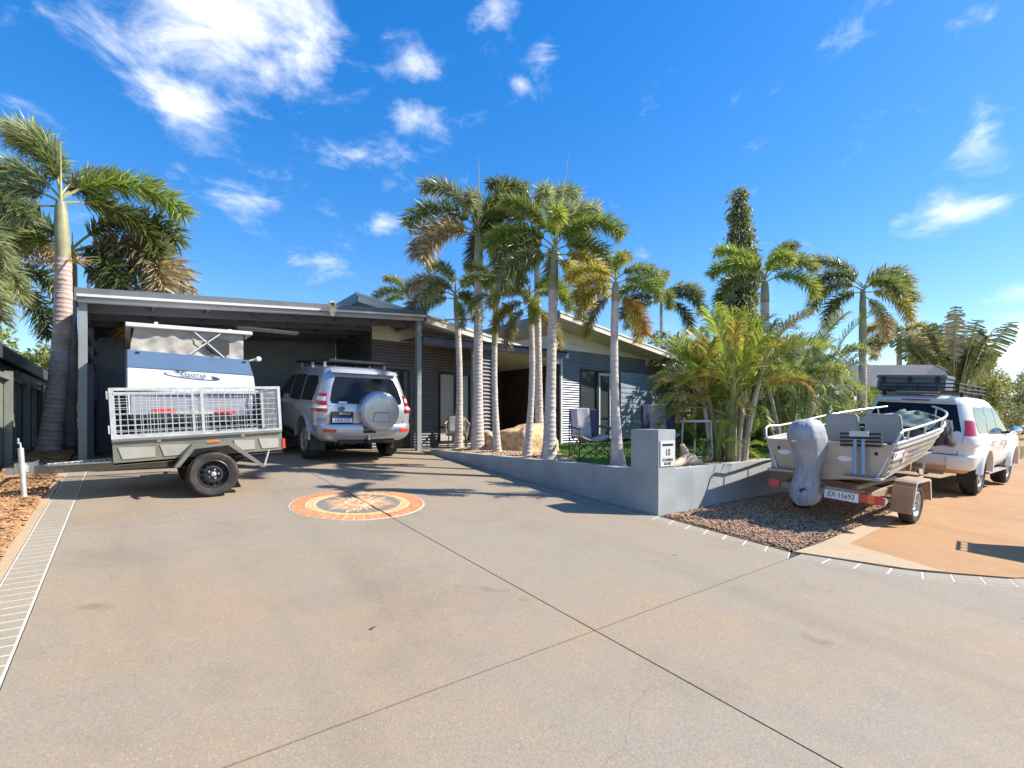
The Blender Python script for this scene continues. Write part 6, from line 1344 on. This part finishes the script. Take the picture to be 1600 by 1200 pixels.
# traveller palm: fan of torn paddle leaves
tv = thing('traveller_palm', 'traveller palm with a fan of torn upright paddle leaves', 'palm tree'); c = at_px(1485, 640, 22); tv.matrix_basis = Matrix.Translation((c.x, c.y, .3)) @ Matrix.Rotation(R(-37.6), 4, 'Z')
rng = random.Random(51)
for k in range(30):
    a = R(90 + (k % 15 - 7)*4.2 + rng.uniform(-3, 3)); y0 = rng.uniform(-.5, .5); L1, L2 = rng.uniform(1.2, 3.0), rng.uniform(1.9, 2.5); d = Vector((math.cos(a), 0, math.sin(a))); s0 = Vector((0, y0*.3, 1.4)); p1 = s0 + d*L1
    mb = MB().tube([s0, p1, p1 + d*L2*.6 + Vector((0, 0, -.1)), p1 + d*L2 + Vector((d.x*.2, 0, -.35))], [.05, .035, .02, .006], 6)
    st = mb.build('stalk', 'rachis', tv)
    V, Fc, sh = [], [], []; turn = rng.uniform(-.9, .9)
    side = (Vector((-d.z, 0, d.x))*math.cos(turn) + Vector((0, 1, 0))*math.sin(turn)).normalized()
    for sd in (-1, 1):
        for j in range(30):
            f0, f1 = j/30, (j + rng.uniform(.8, 1.05))/30; w = .46*math.sin(math.pi*(f0*.86 + .09))**.6*rng.uniform(.75, 1.1); drp = rng.uniform(.05, .30)
            def q(f): return p1 + d*L2*f + Vector((0, 0, -.35*f**2))
            e = side*sd*w + d*.10 + Vector((0, 0, -drp)); o = len(V); V += [q(f0), q(f1), q(f1) + e, q(f0) + e]; Fc.append((o, o+1, o+2, o+3)); sq = (min(1, max(0, rng.gauss(.35, .3))), rng.random()); sh += [sq]*4
    me = bpy.data.meshes.new('leaf'); me.from_pydata([tuple(v) for v in V], [], Fc); at = me.color_attributes.new('shade', 'FLOAT_COLOR', 'POINT'); at.data.foreach_set('color', np.array([(x, y, 0, 1) for x, y in sh], 'f').ravel())
    me.materials.append(MATS[('leaf_green', 'leaf_silver', 'leaf_brown', 'leaf_dark', 'leaf_green')[k % 5]]); o = bpy.data.objects.new('leaf', me); COL.objects.link(o); o.parent = tv
MB().tube([(0, 0, -.4), (0, 0, 1.5)], [.22, .2], 12).build('trunk', 'palm_bark_brown', tv)
def px_bush(label, x, y, d, blobs, n, size, leaf, seed, gzv=.3, **kw): c = at_px(x, y, d); return bush(label, (c.x, c.y, gzv), blobs, n, size, leaf, seed, **kw)
px_bush('loose grey-green tree behind the white car', 1565, 640, 34, rblobs(18, 2.4, 2.0, 1.2, 4.9, .8, 61), 11000, .17, 'leaf_silver', 61, cat='tree', name='loose_tree', trunk=.12)
px_bush('tall feathery tree mass behind the white car roof basket', 1492, 620, 31, rblobs(18, 1.9, 1.6, 1.5, 5.8, .75, 72), 13000, .2, 'leaf_green', 72, cat='tree', name='feathery_tree', trunk=.13)
px_bush('olive shrub under the loose tree by the far road', 1545, 650, 30, rblobs(8, 1.8, 1.5, .6, 1.8, .7, 62), 3500, .2, 'leaf_silver', 62)
px_bush('spreading tree at the right picture edge', 1650, 620, 45, rblobs(14, 4, 3, 2.0, 4.2, 1.2, 63), 6000, .3, 'leaf_silver', 63, cat='tree', name='spreading_tree', trunk=.18)
px_bush('leafy green shrub left of the caravan window', 1290, 640, 16, rblobs(9, 1.0, 1.0, .5, 2.1, .55, 64), 5000, .2, 'leaf_green', 64)
px_bush('bushy shrub in shade behind the cane palm stems', 1190, 650, 14.5, rblobs(10, 1.5, 1.0, .3, 1.7, .5, 65), 5000, .18, 'leaf_green', 65)
px_bush('dark shrub below the gable end corner', 1085, 640, 15, rblobs(7, .6, .5, .2, 1.2, .4, 66), 2600, .16, 'leaf_green', 66)
px_bush('pale green hedge tree beyond the left shed', 20, 560, 26, rblobs(14, 3.2, 2, 2.0, 5.0, 1.1, 67), 8000, .28, 'leaf_bright', 67, cat='tree', name='hedge_tree', trunk=.15)
px_bush('yellow-green shrub seen through the carport side', 190, 600, 17.5, rblobs(10, 1.6, .8, .5, 2.6, .7, 68), 5000, .25, 'leaf_bright', 68)
px_bush('dark green tree behind the carport palms', 110, 560, 24, rblobs(12, 2.6, 1.6, 1.5, 4.2, 1.0, 69), 7000, .28, 'leaf_green', 69, cat='tree', name='garden_tree', trunk=.15)
px_bush('dark-leaved tree over the gable low end', 1075, 535, 18.5, rblobs(7, 1.2, .8, 2.6, 4.1, .55, 70), 2600, .2, 'leaf_dark', 70, cat='tree', name='dark_tree')
px_bush('broad green tree far behind the caravan', 1420, 600, 48, rblobs(16, 6, 3, 1.5, 5.0, 1.6, 71), 8000, .4, 'leaf_dark', 71, cat='tree', name='broad_tree', trunk=.2)
# ------------------------------------------------------------------ right background
c = at_px(1418, 640, 16.5)
cv = thing('caravan', 'pale grey caravan parked beyond the white car', 'caravan', (c.x, c.y, .68), R(-37.6 + 8))
prof = [(-3.4, .45), (1.35, .45), (1.7, .9), (1.72, 2.1), (1.5, 2.62), (1.05, 2.80), (-3.4, 2.72)]
MB().prism(prof, (0, 0, 0), (1, 0, 0), (0, 0, 1), (0, 1, 0), 2.2).build('body', 'caravan_grey', cv, bevel=.03)
MB().box(-3.3, 1.2, -.012, -.001, 1.6, 1.64).build('trim_strip', 'plastic_grey', cv); MB().box(-1.6, .5, -.02, -.001, 1.25, 2.0).build('window', 'car_glass', cv, bevel=.01); MB().box(-1.66, .56, -.012, -.0005, 1.19, 2.06).build('window_frame', 'frame_black', cv)
MB().tube([(1.04, -.01, 2.79), (1.5, -.01, 2.6), (1.71, -.01, 2.1), (1.71, -.01, .9)], .022, 6).build('edge_bead', 'frame_black', cv); MB().box(-3.4, 1.3, -.2, -.001, 2.3, 2.36).build('awning_arm', 'frame_black', cv) if False else None
for x in (-1.2, -.5): MB().lathe(tyre_prof(.33, .2, .2), 24, (x, .12, .33), 'y').build('wheel', 'rubber', cv)
MB().box(-3.4, 1.3, -.01, -.001, .8, 1.1).build('lower_band', 'frame_black', cv); MB().bar((1.6, 1.1, .5), (3.0, 1.1, .45), .1).build('drawbar', 'galvanised', cv)
c = at_px(1052, 600, 26); nh = thing('neighbour_house', 'cream neighbouring house beyond the blue board screen', 'house', (c.x, c.y, .6), R(-37.6))
MB().box(-2.2, 5, 0, 5, -.5, 2.5).build('wall', 'far_brown', nh); MB().box(-2.3, 5.1, -.03, -.001, 1.5, 2.5).build('upper_wall', 'far_cream', nh); MB().prism([(-2.9, 2.5), (5.6, 2.5), (5.4, 2.75), (1.4, 4.2), (-2.7, 2.75)], (0, -.6, 0), (1, 0, 0), (0, 0, 1), (0, 1, 0), 6).build('roof', 'zinc', nh)
for x in (-1.2, .4, 2.4): MB().box(x, x + .9, -.045, -.031, .5, 1.45).build('window', 'car_glass', nh)
c = at_px(1300, 600, 34); zr = thing('zinc_roof_house', 'low house with pale metal roof behind the caravan', 'house', (c.x, c.y, .4), R(-37.6))
MB().box(-4, 4, 0, 5, -.5, 2.6).build('wall', 'far_cream', zr); MB().prism([(-4.6, 2.6), (4.6, 2.6), (3, 4.5), (-3, 4.5)], (0, -.6, 0), (1, 0, 0), (0, 0, 1), (0, 1, 0), 6).build('roof', 'zinc', zr)
for x in (-2.6, .8): MB().box(x, x + 1.5, -.03, -.001, .8, 2.0).build('window', 'car_glass', zr)
c = at_px(1640, 660, 62); fh = thing('far_house', 'dark-roofed house across the far road', 'house', (c.x, c.y, .3), R(-37.6))
MB().box(-9, 9, 0, 7, -.5, 2.4).build('wall', 'far_roof', fh); MB().prism([(-10, 2.4), (10, 2.4), (6, 4.3), (-6, 4.3)], (0, -.8, 0), (1, 0, 0), (0, 0, 1), (0, 1, 0), 8.5).build('roof', 'far_roof', fh); MB().box(-3, 0, -.04, -.001, .0, 2.1).build('garage_door', 'plastic_black', fh)
c = at_px(1592, 660, 50); fc = thing('far_car', 'small grey parked car at the far right', 'car', (c.x, c.y, .19), R(-37.6))
mb = MB()
def fcbox(p): return p
rowsz = [(.28, .82, -.1, .0), (.55, .90, -.15, 0), (.9, .88, -.12, 0), (1.0, .80, .05, 0), (1.45, .66, .45, 0), (1.55, .58, .6, 0)]
rings = [[(-w, y0, z), (-w*.8, y0 - .08, z), (w*.8, y0 - .08, z), (w, y0, z), (w, 3.6 - y0*1.4, z), (-w, 3.6 - y0*1.4, z)] for z, w, y0, _ in rowsz]
mb.add([p for r_ in rings for p in r_], [(i*6+k, i*6+(k+1) % 6, (i+1)*6+(k+1) % 6, (i+1)*6+k) for i in range(5) for k in range(6)] + [(30, 31, 32, 33, 34, 35)]); mb.build('body', 'caravan_grey', fc, smooth=30)
MB().add([(-.66, -.01, 1.03), (.66, -.01, 1.03), (.54, .33, 1.42), (-.54, .33, 1.42)], [(0, 1, 2, 3)]).build('windscreen', 'car_glass', fc); MB().box(-.5, .5, -.26, -.20, .42, .72).build('grille', 'plastic_black', fc)
for x in (-.72, .72): MB().box(x - .14, x + .14, -.25, -.12, .70, .82).build('headlamp', 'lamp_clear', fc); MB().lathe(tyre_prof(.31, .2, .19), 18, (x, .55, .31), 'x').build('wheel', 'rubber', fc)
for x in (-.72, .72): MB().lathe(tyre_prof(.31, .2, .19), 18, (x, 2.9, .31), 'x').build('wheel', 'rubber', fc)
MB().box(-.2, .2, -.265, -.261, .48, .58).build('number_plate', 'plate_white', fc)
# verge across the apron: dry grass tufts
def dry_grass():
    n = 9000; r_ = np.random.default_rng(91); p = np.stack([r_.uniform(19, 45, n), r_.uniform(-2, 6, n)], 1); h = r_.uniform(.05, .16, n); a = r_.uniform(0, 6.28, n); w = .012
    z = np.array([(.012*v + .03 - .12) for v in p[:, 1]]); ln = r_.normal(0, .05, (n, 2))
    v = np.stack([np.stack([p[:, 0]-w*np.cos(a), p[:, 1]-w*np.sin(a), z], 1), np.stack([p[:, 0]+w*np.cos(a), p[:, 1]+w*np.sin(a), z], 1), np.stack([p[:, 0]+ln[:, 0], p[:, 1]+ln[:, 1], z+h], 1)], 1).reshape(-1, 3)
    me = bpy.data.meshes.new('dry_grass'); me.from_pydata(v.tolist(), [], np.arange(n*3).reshape(-1, 3).tolist()); o = bpy.data.objects.new('dry_grass', me); COL.objects.link(o); me.materials.append(MATS['leaf_brown']); o['kind'] = 'stuff'; o['label'] = 'dry yellow grass on the verge past the white car'; o['category'] = 'grass'
dry_grass()
# fallen leaves on the concrete
for k, (u, v, s_) in enumerate(((1.26, 3.12, 1.0), (1.35, 1.3, .7), (4.4, 3.0, .8), (6.1, -.1, .9), (.45, 6.9, .9), (1.0, 6.2, .7))):
    o = MB().add([(-.03*s_, 0, .004), (0, .012*s_, .006), (.035*s_, .004, .014), (0, -.012*s_, .008)], [(0, 1, 2, 3)]).build('fallen_leaf', 'leaf_brown'); o.location = (u, v, gz(u, v) + .002); o.rotation_euler = (TILT, 0, k*1.3); tag(o, ('dry brown leaf left of the crossing of the driveway joints', 'dry leaf closest to the lower picture edge', 'dry leaf between the driveway joint and the gravel bed', 'dry leaf near the flared brick border', 'dry leaf in front of the trailer wheel', 'dry leaf left of the compass medallion')[k], 'leaf', 'fallen leaves on the driveway')
